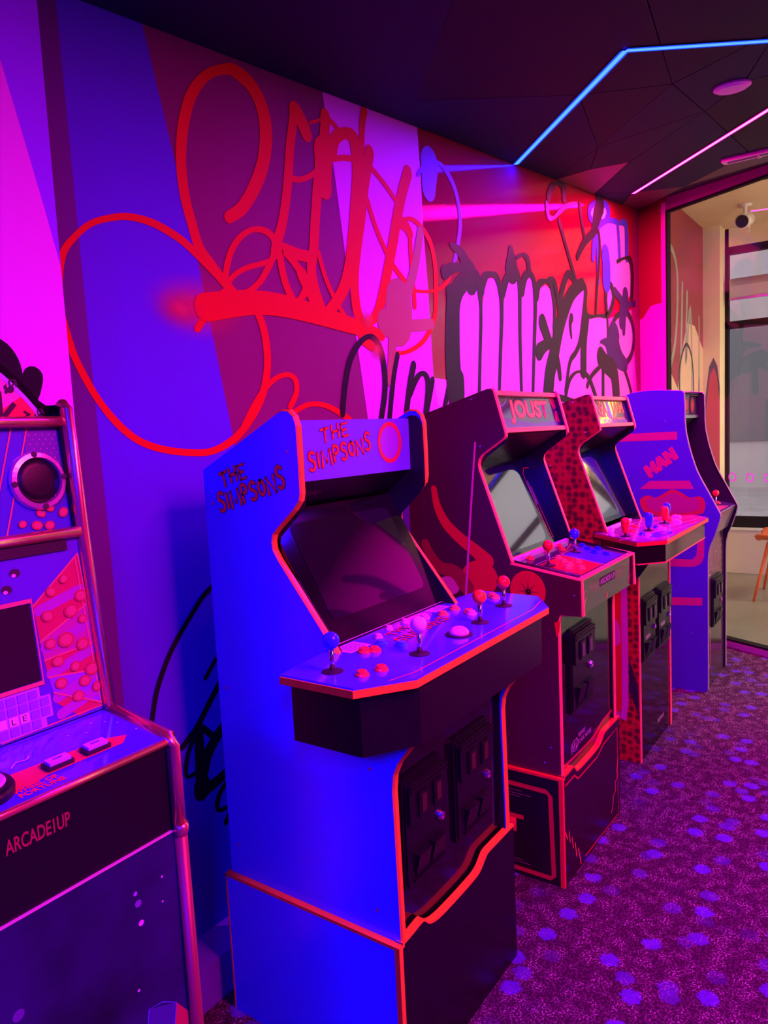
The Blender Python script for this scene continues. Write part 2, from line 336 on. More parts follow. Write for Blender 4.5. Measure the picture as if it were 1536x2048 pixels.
  ('outline_blue', [(4.574,2.546,0.021),(4.67,2.572,0.047),(4.718,2.54,0.067),(4.717,2.376,0.067)]),
  ('throw_black', [(4.533,2.32,0.025),(4.694,2.367,0.018),(4.794,2.361,0.06),(4.824,2.277,0.063),(4.809,2.152,0.062)]),
  ('outline_blue', [(4.325,2.317,0.135),(4.336,2.254,0.135),(4.333,2.179,0.135)]),
  ('outline_blue', [(4.164,2.407,0.075),(4.134,2.339,0.061),(4.112,2.273,0.048)]),
  ('outline_blue', [(4.191,2.412,0.033),(4.185,2.285,0.033),(4.192,2.155,0.033)]),
  ('throw_black', [(4.124,2.409,0.014),(4.205,2.428,0.039),(4.223,2.337,0.036),(4.178,2.148,0.032),(4.142,1.976,0.027)]),
  ('throw_black', [(4.138,2.416,0.051),(3.979,2.33,0.046),(3.877,2.24,0.039)]),
  ('outline_blue', [(4.227,2.599,0.025),(4.105,2.55,0.036),(4.064,2.498,0.048),(4.114,2.473,0.036),(4.222,2.486,0.016),(4.335,2.517,0.036),(4.386,2.569,0.054),(4.353,2.604,0.045),(4.227,2.599,0.032)]),
  ('throw_black', [(4.24,2.588,0.136),(4.196,2.521,0.104),(4.139,2.438,0.073)]),
  ('throw_black', [(3.635,2.373,0.031),(3.706,2.281,0.032),(3.791,2.18,0.033),(3.857,2.105,0.033)]),
  ('throw_black', [(3.928,2.516,0.035),(3.948,2.435,0.035),(3.993,2.349,0.036)]),
  ('throw_black', [(3.504,2.459,0.046),(3.553,2.519,0.041),(3.624,2.553,0.019),(3.695,2.554,0.053),(3.707,2.501,0.055)]),
  ('tag_violet', [(3.482,2.42,0.038),(3.499,2.369,0.036),(3.561,2.374,0.017),(3.648,2.424,0.026),(3.762,2.48,0.02),(3.88,2.514,0.015)]),
  ('throw_black', [(3.673,1.514,0.031),(3.735,1.6,0.029),(3.856,1.644,0.013),(4.005,1.623,0.031),(4.119,1.52,0.036)]),
  ('throw_black', [(3.99,1.573,0.033),(4.058,1.629,0.031),(4.196,1.685,0.029)]),
  ('throw_black', [(4.213,1.742,0.117),(4.31,1.705,0.11),(4.442,1.663,0.128),(4.483,1.536,0.124)]),
  ('throw_black', [(4.252,1.693,0.04),(4.244,1.522,0.04)]),
  ('throw_black', [(4.649,1.686,0.032),(4.729,1.612,0.033),(4.794,1.531,0.034)]),
  ('throw_black', [(3.509,1.515,0.03),(3.661,1.497,0.031),(3.799,1.481,0.032)]),
  ('tag_black', [(1.289,1.03,0.015),(1.267,1.008,0.015),(1.216,0.977,0.014),(1.176,0.94,0.014),(1.124,0.887,0.014),(1.089,0.841,0.014),(1.057,0.783,0.014),(1.039,0.727,0.013),(1.027,0.682,0.013)]),
  ('tag_black', [(1.259,0.822,0.014),(1.229,0.794,0.013),(1.204,0.768,0.013)]),
  ('tag_black', [(1.265,0.759,0.018),(1.209,0.7,0.018),(1.167,0.654,0.018),(1.139,0.634,0.017),(1.117,0.619,0.017)]),
  ('tag_black', [(1.265,0.634,0.029),(1.218,0.599,0.032),(1.188,0.564,0.034),(1.174,0.531,0.037)]),
  ('tag_black', [(1.17,0.653,0.026),(1.168,0.587,0.032),(1.167,0.497,0.039)]),
  ('tag_black', [(1.181,0.646,0.017),(1.219,0.605,0.018)]),
  ('tag_black', [(1.167,0.5,0.051),(1.166,0.485,0.051)]),
  ('tag_black', [(1.153,0.629,0.014),(1.132,0.596,0.014),(1.121,0.559,0.013),(1.125,0.539,0.009),(1.148,0.538,0.012)]),
  ('tag_black', [(1.177,0.483,0.031),(1.224,0.491,0.028),(1.265,0.508,0.025)]),
  ('tag_black', [(1.259,0.479,0.017),(1.224,0.456,0.016),(1.211,0.428,0.016),(1.218,0.409,0.011),(1.256,0.406,0.014)]),
  ('tag_black', [(1.257,0.394,0.018),(1.236,0.369,0.018)]),
]
ZONES = [
  ('stripe_blue', [(0.95,2.38),(0.952,2.243),(0.96,1.582),(0.968,1.112),(0.967,0.669),(0.967,0.176),(1.566,-0.288),(1.475,0.693),(1.354,1.393),(1.318,1.594),(1.271,1.859),(1.167,2.312),(1.147,2.421)]),
  ('stripe_plum', [(0.89,2.397),(0.95,2.38),(0.952,2.243),(0.96,1.582),(0.968,1.112),(0.967,0.669),(0.967,0.176),(0.797,0.285),(0.858,1.565)]),
  ('stripe_pink', [(1.805,2.399),(1.847,2.153),(1.909,1.704),(1.955,1.418),(2.017,0.969),(2.569,0.883),(2.379,1.56),(2.365,1.875),(2.348,2.097),(2.345,2.273),(2.333,2.46)]),
  ('zone_red', [(2.333,2.46),(2.345,2.273),(2.348,2.097),(2.365,1.875),(2.379,1.56),(2.5,1.556),(4.802,2.066),(4.895,2.815),(3.596,2.597)]),
  ('zone_pink', [(2.379,1.56),(2.569,0.883),(5.063,0.836),(4.802,2.066),(2.5,1.556)]),
  ('fill_pink', [(2.632,1.939),(2.687,1.953),(2.747,1.961),(2.762,1.857),(2.733,1.52),(2.738,1.486),(2.561,1.484),(2.575,1.742),(2.593,1.858)]),
  ('fill_pink', [(2.847,1.985),(2.909,1.997),(2.953,1.948),(2.953,1.843),(2.921,1.488),(2.746,1.486),(2.777,1.825),(2.806,1.929)]),
  ('fill_pink', [(3.064,2.026),(3.116,2.044),(3.147,1.994),(3.147,1.862),(3.14,1.491),(2.913,1.488),(2.965,1.844),(3.009,1.955)]),
  ('fill_pink', [(3.22,2.033),(3.267,2.051),(3.306,2.023),(3.311,1.917),(3.265,1.492),(3.14,1.491),(3.15,1.863),(3.181,1.977)]),
  ('fill_pink', [(3.388,2.018),(3.449,2.04),(3.509,2.026),(3.539,1.942),(3.528,1.82),(3.446,1.494),(3.269,1.492),(3.316,1.879),(3.347,1.975)]),
  ('fill_pink', [(3.93,2.097),(3.983,2.069),(3.951,1.943),(3.894,1.798),(3.716,1.676),(3.661,1.497),(3.446,1.494),(3.52,1.699),(3.609,1.745),(3.647,1.847),(3.733,1.963)]),
  ('fill_pink', [(4.022,1.946),(4.338,1.982),(4.344,1.793),(4.666,1.712),(4.776,1.509),(3.661,1.497),(3.739,1.677),(3.912,1.765),(3.966,1.857)]),
  ('fill_pink', [(4.664,2.05),(4.796,1.997),(4.837,1.908),(4.788,1.791),(4.667,1.728),(4.51,1.794),(4.359,1.803),(4.392,1.892),(4.487,1.987)]),
  ('fill_pink', [(4.36,2.145),(4.434,2.155),(4.446,2.089),(4.368,2.009),(4.34,2.02)]),
  ('fill_pink', [(4.207,2.46),(4.349,2.506),(4.543,2.54),(4.719,2.56),(4.704,2.369),(4.81,2.356),(4.813,2.173),(4.672,2.076),(4.479,2.141),(4.406,2.179),(4.383,2.327),(4.27,2.335),(4.227,2.428)]),
  ('eye_white', [(4.227,2.595),(4.131,2.551),(4.09,2.508),(4.128,2.485),(4.222,2.495),(4.321,2.524),(4.366,2.565),(4.339,2.596)]),
]

# ------------------------------------------------------------------ room shell
WY = 1.445                       # face of the graffiti wall
def CZ(x): return 2.297 + 0.1025*(max(x, 0.0) - 1.0)   # the ceiling climbs along the wall
GX0, GY0 = 4.982, WY             # far corner, where the glazed partition starts
GD = Vector((-0.4510, -0.8925, 0))        # direction of the partition, towards the right
GN = Vector((-0.8925, 0.4510, 0))         # its face towards this room
X_MIN, Y_MIN = -2.3, -2.7
LEN = (GY0 - Y_MIN) / 0.8925
GX1 = GX0 - 0.4510*LEN

# carpet -------------------------------------------------------------
def carpet():
    m = bpy.data.materials.new('spotted_carpet'); m.use_nodes = True
    nt = m.node_tree; N = nt.nodes; L = nt.links; b = N['Principled BSDF']
    b.inputs['Roughness'].default_value = 0.95; b.inputs['Specular IOR Level'].default_value = 0.15
    tc = N.new('ShaderNodeTexCoord')
    def noise(scale, detail=2):
        n = N.new('ShaderNodeTexNoise'); n.inputs['Scale'].default_value = scale; n.inputs['Detail'].default_value = detail
        L.new(tc.outputs['Object'], n.inputs['Vector']); return n
    def ramp(sock, a0, b0):
        q = N.new('ShaderNodeMapRange'); q.interpolation_type = 'SMOOTHSTEP'
        q.inputs[1].default_value = a0; q.inputs[2].default_value = b0; L.new(sock, q.inputs[0]); return q.outputs[0]
    def math_(op, a_, b_):
        q = N.new('ShaderNodeMath'); q.operation = op
        for i, s_ in enumerate((a_, b_)):
            if isinstance(s_, (int, float)): q.inputs[i].default_value = s_
            else: L.new(s_, q.inputs[i])
        return q.outputs[0]
    def mix(fac, c1, c2):
        q = N.new('ShaderNodeMix'); q.data_type = 'RGBA'; L.new(fac, q.inputs[0])
        for i, s_ in ((6, c1), (7, c2)):
            if isinstance(s_, tuple): q.inputs[i].default_value = (*s_, 1)
            else: L.new(s_, q.inputs[i])
        return q.outputs[2]
    # tufted flecks
    f1 = ramp(noise(150, 2).outputs['Fac'], .48, .58)
    f2 = ramp(noise(210, 2).outputs['Fac'], .54, .60)
    f3 = ramp(noise(26, 3).outputs['Fac'], .42, .62)
    c = mix(f1, (0.026, 0.005, 0.024), (0.085, 0.028, 0.075))
    c = mix(math_('MULTIPLY', f2, f3), c, (0.34, 0.26, 0.32))
    # dots, two sizes, some faint
    for sc, thr, keep, colr, off in ((9.6, .235, .36, (0.085, 0.03, 0.46), 0.0), (8.8, .20, .55, (0.07, 0.03, 0.34), 4.3)):
        mp = N.new('ShaderNodeMapping'); mp.inputs['Location'].default_value = (off, off*1.7, 0); mp.inputs['Scale'].default_value = (1, 1, 0)
        L.new(tc.outputs['Object'], mp.inputs[0])
        wob = noise(120, 3)
        add = N.new('ShaderNodeVectorMath'); add.operation = 'MULTIPLY_ADD'
        L.new(wob.outputs['Color'], add.inputs[0]); add.inputs[1].default_value = (.030, .030, 0); L.new(mp.outputs[0], add.inputs[2])
        v = N.new('ShaderNodeTexVoronoi'); v.inputs['Scale'].default_value = sc; v.inputs['Randomness'].default_value = 0.85
        v.voronoi_dimensions = '2D'
        L.new(add.outputs[0], v.inputs['Vector'])
        inside = ramp(v.outputs['Distance'], thr + .02, thr - .02)
        sep = N.new('ShaderNodeSeparateColor'); L.new(v.outputs['Color'], sep.inputs[0])
        on = ramp(sep.outputs[0], keep, keep + .5)
        fleck = math_('MULTIPLY_ADD', f2, -.6); N[fleck.node.name].inputs[2].default_value = 1.0
        fac = math_('MULTIPLY', math_('MULTIPLY', inside, on), fleck)
        c = mix(fac, c, colr)
    L.new(c, b.inputs['Base Color'])
    bp = N.new('ShaderNodeBump'); bp.inputs['Strength'].default_value = .6; bp.inputs['Distance'].default_value = .004
    L.new(noise(260, 3).outputs['Fac'], bp.inputs['Height']); L.new(bp.outputs[0], b.inputs['Normal'])
    return m
fl = MB().add([(X_MIN, Y_MIN, 0), (GX1, Y_MIN, 0), (GX0, GY0, 0), (X_MIN, GY0, 0)], [(0, 1, 2, 3)]).build('floor', carpet())
struct(fl)

# graffiti wall -------------------------------------------------------
M_maroon = pm('maroon_wall_paint', (0.24, 0.006, 0.11), 0.6, spec=.2, vary=.05, vscale=3, bump=.05, bscale=500)
PAINT = dict(
    stripe_plum=pm('plum_wall_paint', (0.13, 0.004, 0.19), 0.6, spec=.2, bump=.05, bscale=500),
    stripe_blue=pm('blue_wall_paint', (0.10, 0.02, 0.66), 0.6, spec=.2, bump=.05, bscale=500),
    stripe_pink=pm('pink_wall_paint', (0.80, 0.08, 0.75), 0.6, spec=.2, bump=.05, bscale=500),
    zone_red=pm('red_gloss_wall_paint', (0.30, 0.003, 0.030), 0.05, spec=.20, bump=.035, bscale=900),
    zone_pink=pm('pink_gloss_wall_paint', (0.85, 0.05, 0.58), 0.3, spec=.25, bump=.05, bscale=300),
    tag_red=pm('red_spray_paint', (0.80, 0.006, 0.006), 0.6, spec=.12),
    tag_violet=pm('violet_spray_paint', (0.20, 0.02, 0.42), 0.5, spec=.2),
    tag_tan=pm('tan_spray_paint', (0.46, 0.30, 0.10), 0.6, spec=.15),
    tag_black=pm('black_spray_paint', (0.012, 0.008, 0.012), 0.6, spec=.15),
    throw_black=pm('black_throw_paint', (0.014, 0.008, 0.014), 0.5, spec=.18),
    throw_purple=pm('purple_throw_paint', (0.035, 0.008, 0.10), 0.5, spec=.15),
    fill_pink=pm('pale_pink_fill_paint', (0.72, 0.13, 0.60), 0.5, spec=.2, vary=.05, vscale=6),
    outline_blue=pm('blue_outline_paint', (0.05, 0.02, 0.50), 0.5, spec=.15),
    eye_white=pm('white_fill_paint', (0.8, 0.6, 0.7), 0.4))
w = MB().box(X_MIN, 7.0, WY, WY + .12, 0, 3.2).build('wall_left', M_maroon); struct(w)
WF = Frame((0, WY, 0), (1, 0, 0), (0, 0, 1))       # u = X, v = Z, w towards the room
LIM = lambda u, v: (max(u, .80), v)
names = dict(stripe_plum='painted_stripe', stripe_blue='painted_stripe', stripe_pink='painted_stripe', zone_red='painted_field', zone_pink='painted_field', fill_pink='letter_fill', eye_white='letter_fill')
k = 0
for colr, pts in ZONES:
    k += 1
    pts2 = [(u, min(v, CZ(u) + .03)) for u, v in pts]
    MB().flat(WF, pts2, .0006 + k*.00003).build(names[colr], PAINT[colr], w)
for colr, pts in STROKES:
    k += 1
    MB().ribbon(WF, [(u, min(v, CZ(u)), d) for u, v, d in pts], .0012 + k*.00003, smooth=5).build('graffiti_stroke', PAINT[colr], w)
# soft spray halo at the start of the long red bar
def soft_spot(name, F, u, v, ru, rv, wd, rgb, parent):
    m = bpy.data.materials.new(name); m.use_nodes = True
    nt = m.node_tree; b = nt.nodes['Principled BSDF']; b.inputs['Base Color'].default_value = (*rgb, 1); b.inputs['Roughness'].default_value = .55
    at = nt.nodes.new('ShaderNodeAttribute'); at.attribute_name = 'cover'
    nt.links.new(at.outputs['Fac'], b.inputs['Alpha'])
    vs = []; fs = []; n = 28; rings = 7
    for j in range(rings + 1):
        for i in range(n):
            t = j/rings; vs.append(F(u + ru*t*math.cos(6.2832*i/n), v + rv*t*math.sin(6.2832*i/n), wd))
    for j in range(rings):
        for i in range(n): fs.append((j*n+i, j*n+(i+1) % n, (j+1)*n+(i+1) % n, (j+1)*n+i))
    o = MB().add(vs, fs).build('spray_haze', m, parent)
    at_ = o.data.attributes.new('cover', 'FLOAT', 'POINT')
    at_.data.foreach_set('value', [0.85*(1-(j/rings))**1.3 for j in range(rings+1) for i in range(n)][:len(o.data.vertices)])
    return o
soft_spot('red_spray_haze_paint', WF, 1.275, 1.695, .17, .085, .0011, (.75, .02, .06), w)
soft_spot('red_spray_haze_paint_b', WF, 1.21, 1.685, .08, .05, .0061, (.75, .02, .06), w)
soft_spot('red_spray_haze_paint_c', WF, 1.975, 1.735, .045, .045, .0062, (.80, .02, .05), w)
soft_spot('red_spray_haze_paint_d', WF, 2.02, 1.64, .06, .05, .0063, (.80, .02, .05), w)

# low boxed ledge along the foot of the wall
led = MB().box(0.84, 4.2, WY - .098, WY, 0, .11).build('baseboard_left', pm('ledge_paint', (.15, .03, .50), .5, vary=.05)); struct(led)
MB().add([(1.245, WY - .0975, .1106), (1.42, WY - .0975, .1106), (1.42, WY - .001, .1106), (1.175, WY - .001, .1106)], [(0, 1, 2, 3)]).build('painted_patch', PAINT['stripe_pink'], led)

# projecting pier at the near end of the wall
CY = 1.33
pier = MB().box(X_MIN, .8375, CY, WY, 0, 3.0).build('wall_pier', pm('violet_wall_paint', (0.32, 0.03, 1.0), .6, spec=.2, bump=.05, bscale=500)); struct(pier)
PF = Frame((0, CY, 0), (1, 0, 0), (0, 0, 1))
MB().flat(PF, [(-1.2, 3.0), (.42, 3.0), (.632, 2.399), (.756, 2.053), (.785, 1.934), (.815, 1.808), (.8372, 1.707), (.8372, 0.0), (-1.2, 0.0)], .0006).build('painted_field', pm('hot_pink_wall_paint', (.88, .10, .85), .55, bump=.05, bscale=500), pier)
MB().ribbon(PF, [(.60, 1.50, .036), (.66, 1.545, .036), (.70, 1.545, .036), (.722, 1.515, .034), (.722, 1.475, .03), (.71, 1.43, .03)], .0012).build('graffiti_stroke', PAINT['tag_black'], pier)
MB().ribbon(PF, [(.760, 1.497, .040), (.752, 1.47, .038), (.738, 1.44, .03)], .0013).build('graffiti_stroke', PAINT['tag_black'], pier)

# glazed partition ------------------------------------------------------
def g(t, wd=0.0, z=0.0):          # t metres along the partition, wd off its face
    return Vector((GX0, GY0, z)) + GD*t + GN*wd
def gbox(mb, t0, t1, w0, w1, z0, z1):
    A = [g(t0, w0, z0), g(t1, w0, z0), g(t1, w1, z0), g(t0, w1, z0)]
    B = [g(t0, w0, z1), g(t1, w0, z1), g(t1, w1, z1), g(t0, w1, z1)]
    return mb.loops(A, B)
T0, T1, ZT = .217, 1.95, 2.648
mb = MB(); gbox(mb, 0, T0, -.025, 0, 0, 3.2)
bw = fixn(mb.build('wall_back', PAINT['zone_red'])); struct(bw)
mb = MB(); gbox(mb, T0, T1, -.025, 0, ZT, 3.2)
hd = fixn(mb.build('header', pm('header_paint', (.30, .01, .20), .4), bw))
GF = Frame(g(0), GD, (0, 0, 1))
MB().flat(GF, [(.005, 2.02), (.035, 2.03), (.085, 2.085), (.10, 2.095), (T0, 2.10), (T0, 0), (.005, 0)], .0008).build('painted_field', PAINT['zone_pink'], bw)
MB().flat(GF, [(T0 - .035, 2.7), (T0, 2.7), (T0, 0), (T0 - .035, 0)], .0016).build('pink_reveal', pm('pink_reveal_paint', (.80, .05, .55), .3), bw)
M_frame = pm('dark_window_frame', (.012, .010, .012), .7, spec=.1)
win = MB(); gbox(win, T0, T0 + .014, -.026, .004, .03, ZT)
gbox(win, T0, T1, -.026, .004, ZT - .014, ZT); gbox(win, T0, T1, -.05, .004, .03, .046)
for t in (T0 + 1.0, T1 - .02): gbox(win, t, t + .02, -.05, .004, .03, ZT)
win = fixn(win.build('window_1', M_frame)); struct(win)
mb = MB(); gbox(mb, T0, T1, -.06, .012, 0, .032)
fixn(mb.build('threshold', pm('threshold_metal', (.32, .24, .30), .45), win))
def glass(name, tint=(1, 1, 1), rough=0.0):
    m = bpy.data.materials.new(name); m.use_nodes = True
    nt = m.node_tree; nt.nodes.remove(nt.nodes['Principled BSDF'])
    tr = nt.nodes.new('ShaderNodeBsdfTransparent'); tr.inputs[0].default_value = (*tint, 1)
    gl = nt.nodes.new('ShaderNodeBsdfGlossy'); gl.inputs['Roughness'].default_value = rough
    fr = nt.nodes.new('ShaderNodeFresnel'); fr.inputs[0].default_value = 1.45
    mx = nt.nodes.new('ShaderNodeMixShader')
    nt.links.new(fr.outputs[0], mx.inputs[0]); nt.links.new(tr.outputs[0], mx.inputs[1]); nt.links.new(gl.outputs[0], mx.inputs[2])
    nt.links.new(mx.outputs[0], nt.nodes['Material Output'].inputs[0]); return m
M_glass = glass('partition_glass', (.97, .97, .97))
for t0, t1 in ((T0 + .014, T0 + 1.0), (T0 + 1.02, T1 - .02)):
    MB().flat(GF, [(t0, .046), (t1, .046), (t1, ZT - .014), (t0, ZT - .014)], -.02).build('pane', M_glass, win)
M_frost = pm('frosted_film', (.75, .75, .74), .6)
for i in range(9):
    MB().ring(GF, .672 + i*.113, 1.016, .026, .026, .007, -.0185).build('safety_ring', M_frost, win)

# solid painted stretch of the same partition further to the right
mb = MB(); gbox(mb, T1, LEN, -.10, 0, 0, 3.2)
bw2 = fixn(mb.build('wall_back_right', pm('rose_mural_paint', (.70, .06, .50), .5))); struct(bw2)
for k_ in range(9):
    t_ = T1 + .12 + k_*.30
    MB().ribbon(GF, [(t_, .5, .10), (t_ + .05, 1.3, .16), (t_ + .12, 1.95, .10), (t_ + .22, 2.2, .05)], .001 + k_*.0001).build('painted_shape', pm('plum_mural_paint', (.14, .012, .12), .5), bw2)
    MB().ribbon(GF, [(t_ + .1, 1.9, .05), (t_ + .18, 2.3, .07), (t_ + .30, 2.5, .05)], .0015 + k_*.0001).build('painted_shape', pm('deep_violet_mural_paint', (.10, .02, .20), .5), bw2)

# walls behind the viewer ---------------------------------------------
wr = MB().box(X_MIN, GX1 + .06, Y_MIN - .1, Y_MIN, 0, 3.2).build('wall_right', pm('rose_wall_paint', (.16, .02, .10), .5, vary=.1, vscale=1.5)); struct(wr)
wn = MB().box(X_MIN - .1, X_MIN, Y_MIN, WY, 0, 3.2).build('wall_front', pm('dark_violet_wall_paint', (0.06, 0.01, 0.14), .55)); struct(wn)

# faceted ceiling ------------------------------------------------------
M_cbase = pm('ceiling_backing', (.012, .010, .022), .7)
cb = MB().add([(X_MIN, Y_MIN, CZ(-1) + .03), (0, Y_MIN, CZ(0) + .03), (0, WY, CZ(0) + .03), (X_MIN, WY, CZ(-1) + .03),
               (5.0, Y_MIN, CZ(5) + .03), (5.0, WY, CZ(5) + .03)], [(0, 3, 2, 1), (1, 2, 5, 4)]).build('ceiling', M_cbase); struct(cb)
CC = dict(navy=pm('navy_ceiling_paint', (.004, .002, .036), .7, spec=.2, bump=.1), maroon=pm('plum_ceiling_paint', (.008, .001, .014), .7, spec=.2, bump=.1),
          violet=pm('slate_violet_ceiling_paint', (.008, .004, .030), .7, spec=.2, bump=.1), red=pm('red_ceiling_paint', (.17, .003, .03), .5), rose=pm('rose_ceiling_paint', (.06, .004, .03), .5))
E1 = WY - .003
VT = dict(a0=(-2.28, E1), a1=(0, E1), a2=(1.0, E1), wA=(3.60, E1), wD=(4.15, E1), wH=(4.64, E1), far=(4.965, E1),
          p1=(1.58, .86), p2=(2.10, 1.30), p3=(2.52, .92), p4=(3.22, 1.10), q1=(2.69, .665), q2=(3.12, .655), r2=(3.62, 1.09), r1=(3.57, 1.255),
          e1=(4.04, .645), e2=(4.50, 1.05), e3=(4.34, 1.29), f1=(2.50, .33), f3=(2.89, .48), g1=(2.95, .10), g2=(4.03, .20),
          n1=(1.80, .52), n2=(1.35, .05), s1=(-2.28, -.3), s2=(0, -.6), s3=(1.2, -1.3), s4=(2.6, -1.1), b1=(-2.28, -2.68), b2=(0, -2.68), b3=(1.5, -2.68), b4=(GX1, -2.68),
          k1=(3.30, -1.55), k2=(3.78, -.85), m0=(0, .55), m1=(-2.28, .6))
PAN = [('navy', 'a2 wA p4 p3 p2 p1'), ('navy', 'a1 a2 p1 m0'), ('violet', 'a0 a1 m0 m1'), ('maroon', 'p1 p2 p3 q1 n1'), ('maroon', 'p3 p4 q1'), ('violet', 'q1 q2 p4'),
       ('violet', 'q2 r2 r1 p4'), ('navy', 'p4 r1 wA'), ('red', 'wA r1 r2 wD'), ('navy', 'r2 q2 e1 e2 e3 wD'), ('rose', 'e3 e2 far wH'), ('navy', 'wD e3 wH'),
       ('violet', 'q1 f1 f3 q2'), ('maroon', 'q2 f3 g1 g2 e1'), ('maroon', 'n1 q1 f1 n2'), ('navy', 'p1 n1 n2 m0'), ('maroon', 'm0 n2 s2'), ('navy', 'm1 m0 s2 s1'),
       ('violet', 'n2 f1 g1 s3 s2'), ('navy', 'f1 f3 g1'), ('maroon', 'g1 s4 s3'), ('violet', 'g1 g2 k2 k1 s4'), ('navy', 's1 s2 b2 b1'), ('maroon', 's2 s3 b3 b2'), ('navy', 's3 s4 k1 b4 b3'),
       ('rose', 'e1 g2 k2 e2')]
def inset(poly, d):
    cx = sum(q[0] for q in poly)/len(poly); cy = sum(q[1] for q in poly)/len(poly); out = []
    for x, y in poly:
        l = math.hypot(x-cx, y-cy) or 1; out.append((x-(x-cx)/l*d, y-(y-cy)/l*d))
    return out
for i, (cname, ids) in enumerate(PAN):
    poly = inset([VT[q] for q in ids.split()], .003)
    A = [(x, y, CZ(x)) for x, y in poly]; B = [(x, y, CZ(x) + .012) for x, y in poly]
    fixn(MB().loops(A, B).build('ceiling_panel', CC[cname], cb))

# LED channels in the ceiling -------------------------------------------
def led(label, colr, power, pts, core, cat='led strip', wd=.020):
    t = thing('led_strip', label, cat, (pts[0][0], pts[0][1], CZ(pts[0][0])), 0, 'colour LED strips let into the ceiling')
    o = Vector(t.location)
    em = emit('led_%s_%d' % (core, int(power)), tuple(c_*power*1.3 for c_ in colr), 1.0)
    for (x0, y0), (x1, y1) in zip(pts, pts[1:]):
        d = Vector((x1-x0, y1-y0, 0)); L_ = d.length; d.normalize(); n_ = Vector((-d.y, d.x, 0))
        ns = max(1, int(L_/.4))
        def P(s_, k_, dz):
            x = x0 + d.x*s_ + n_.x*k_; y = y0 + d.y*s_ + n_.y*k_
            return Vector((x, y, CZ(x) + dz)) - o
        A = [P(0, -wd*.78, -.003), P(L_, -wd*.78, -.003), P(L_, wd*.78, -.003), P(0, wd*.78, -.003)]
        B = [P(0, -wd*.78, .012), P(L_, -wd*.78, .012), P(L_, wd*.78, .012), P(0, wd*.78, .012)]
        fixn(MB().loops(A, B).build('channel', M_steel_dark, t))
        MB().add([P(0, -wd*.74, -.0032), P(0, wd*.74, -.0032), P(L_, wd*.74, -.0032), P(L_, -wd*.74, -.0032)], [(0, 1, 2, 3)]).build('diffuser_edge', emit('led_edge_' + core, {'blue': (.004, .03, .9), 'pink': (.9, .004, .10)}[core], 1.0), t)
        MB().add([P(0, -wd*.42, -.0034), P(0, wd*.42, -.0034), P(L_, wd*.42, -.0034), P(L_, -wd*.42, -.0034)], [(0, 1, 2, 3)]).build('diffuser', em, t)
    return t
M_steel_dark = pm('dark_aluminium', (.10, .10, .12), .4, metal=1)
led('glowing blue zigzag LED strip running across the ceiling to the graffiti wall', BLUE_LED, BLUE_POWER*.28, [(3.13, 1.435), (2.265, .688), (2.555, .363), (3.05, -.20)], 'blue')
led('glowing pink LED strip on the ceiling near the glazed partition', PINK_LED, PINK_POWER*.7, [(4.36, 1.29), (3.326, .469), (2.75, .005)], 'pink')
led('glowing blue zigzag LED strip overhead behind the viewer', BLUE_LED, BLUE_POWER, [(.25, -1.10), (-.45, -.45), (-1.10, -1.0), (-1.75, -.4), (-1.2, .3)], 'blue')
led('glowing pink LED strip overhead to the right of the viewer', WARM_PINK_LED, PINK_POWER*1.15, [(1.45, -.30), (.75, -.85), (1.30, -1.55)], 'pink')

# ------------------------------------------------------------------ the lobby beyond the glass
FX = 7.0                                     # shopfront of the lobby
M_conc = pm('polished_concrete', (.20, .17, .16), .35, vary=.25, vscale=2.5)
fl2 = MB().add([(GX1 - .05, Y_MIN - 1.5, -.002), (FX + .2, Y_MIN - 1.5, -.002), (FX + .2, WY, -.002), (GX0 + .005, WY, -.002), (GX1 + .005, Y_MIN, -.002)], [(0, 1, 2, 3, 4)]).build('floor_lobby', M_conc); struct(fl2)
M_cream = pm('cream_plaster', (.78, .66, .46), .8, vary=.06, vscale=3)
c2 = MB().box(GX1 - .2, FX + .2, Y_MIN - 1.5, WY, 2.95, 3.05).build('ceiling_lobby', M_cream); struct(c2)
# mural carries on along the same wall in the lobby (X 5 to 6.8)
LM = dict(maroon=pm('lobby_maroon_paint', (.34, .06, .10), .5, spec=.1), peach=pm('lobby_peach_paint', (.72, .46, .38), .55, spec=.1), grey=pm('lobby_grey_paint', (.36, .34, .34), .5, spec=.1),
          black=pm('lobby_black_paint', (.05, .045, .06), .5, spec=.1), rose=pm('lobby_rose_paint', (.60, .12, .16), .5, spec=.1), slate=pm('lobby_slate_paint', (.16, .13, .19), .5, spec=.1))
for nm, pts in (('maroon', [(5.0, 2.95), (6.8, 2.95), (6.8, 1.55), (5.0, 1.55)]), ('peach', [(5.0, 1.95), (5.25, 1.98), (5.6, 1.80), (5.95, 1.60), (6.05, 1.85), (6.25, 2.12), (6.5, 2.12), (6.8, 1.95), (6.8, 0), (5.0, 0)]),
                ('grey', [(5.0, 1.30), (5.5, 1.22), (6.0, 1.1), (6.2, .3), (5.0, .3)])):
    MB().flat(WF, pts, {'maroon': .0008, 'peach': .0012, 'grey': .0016}[nm]).build('painted_field', LM[nm], w)
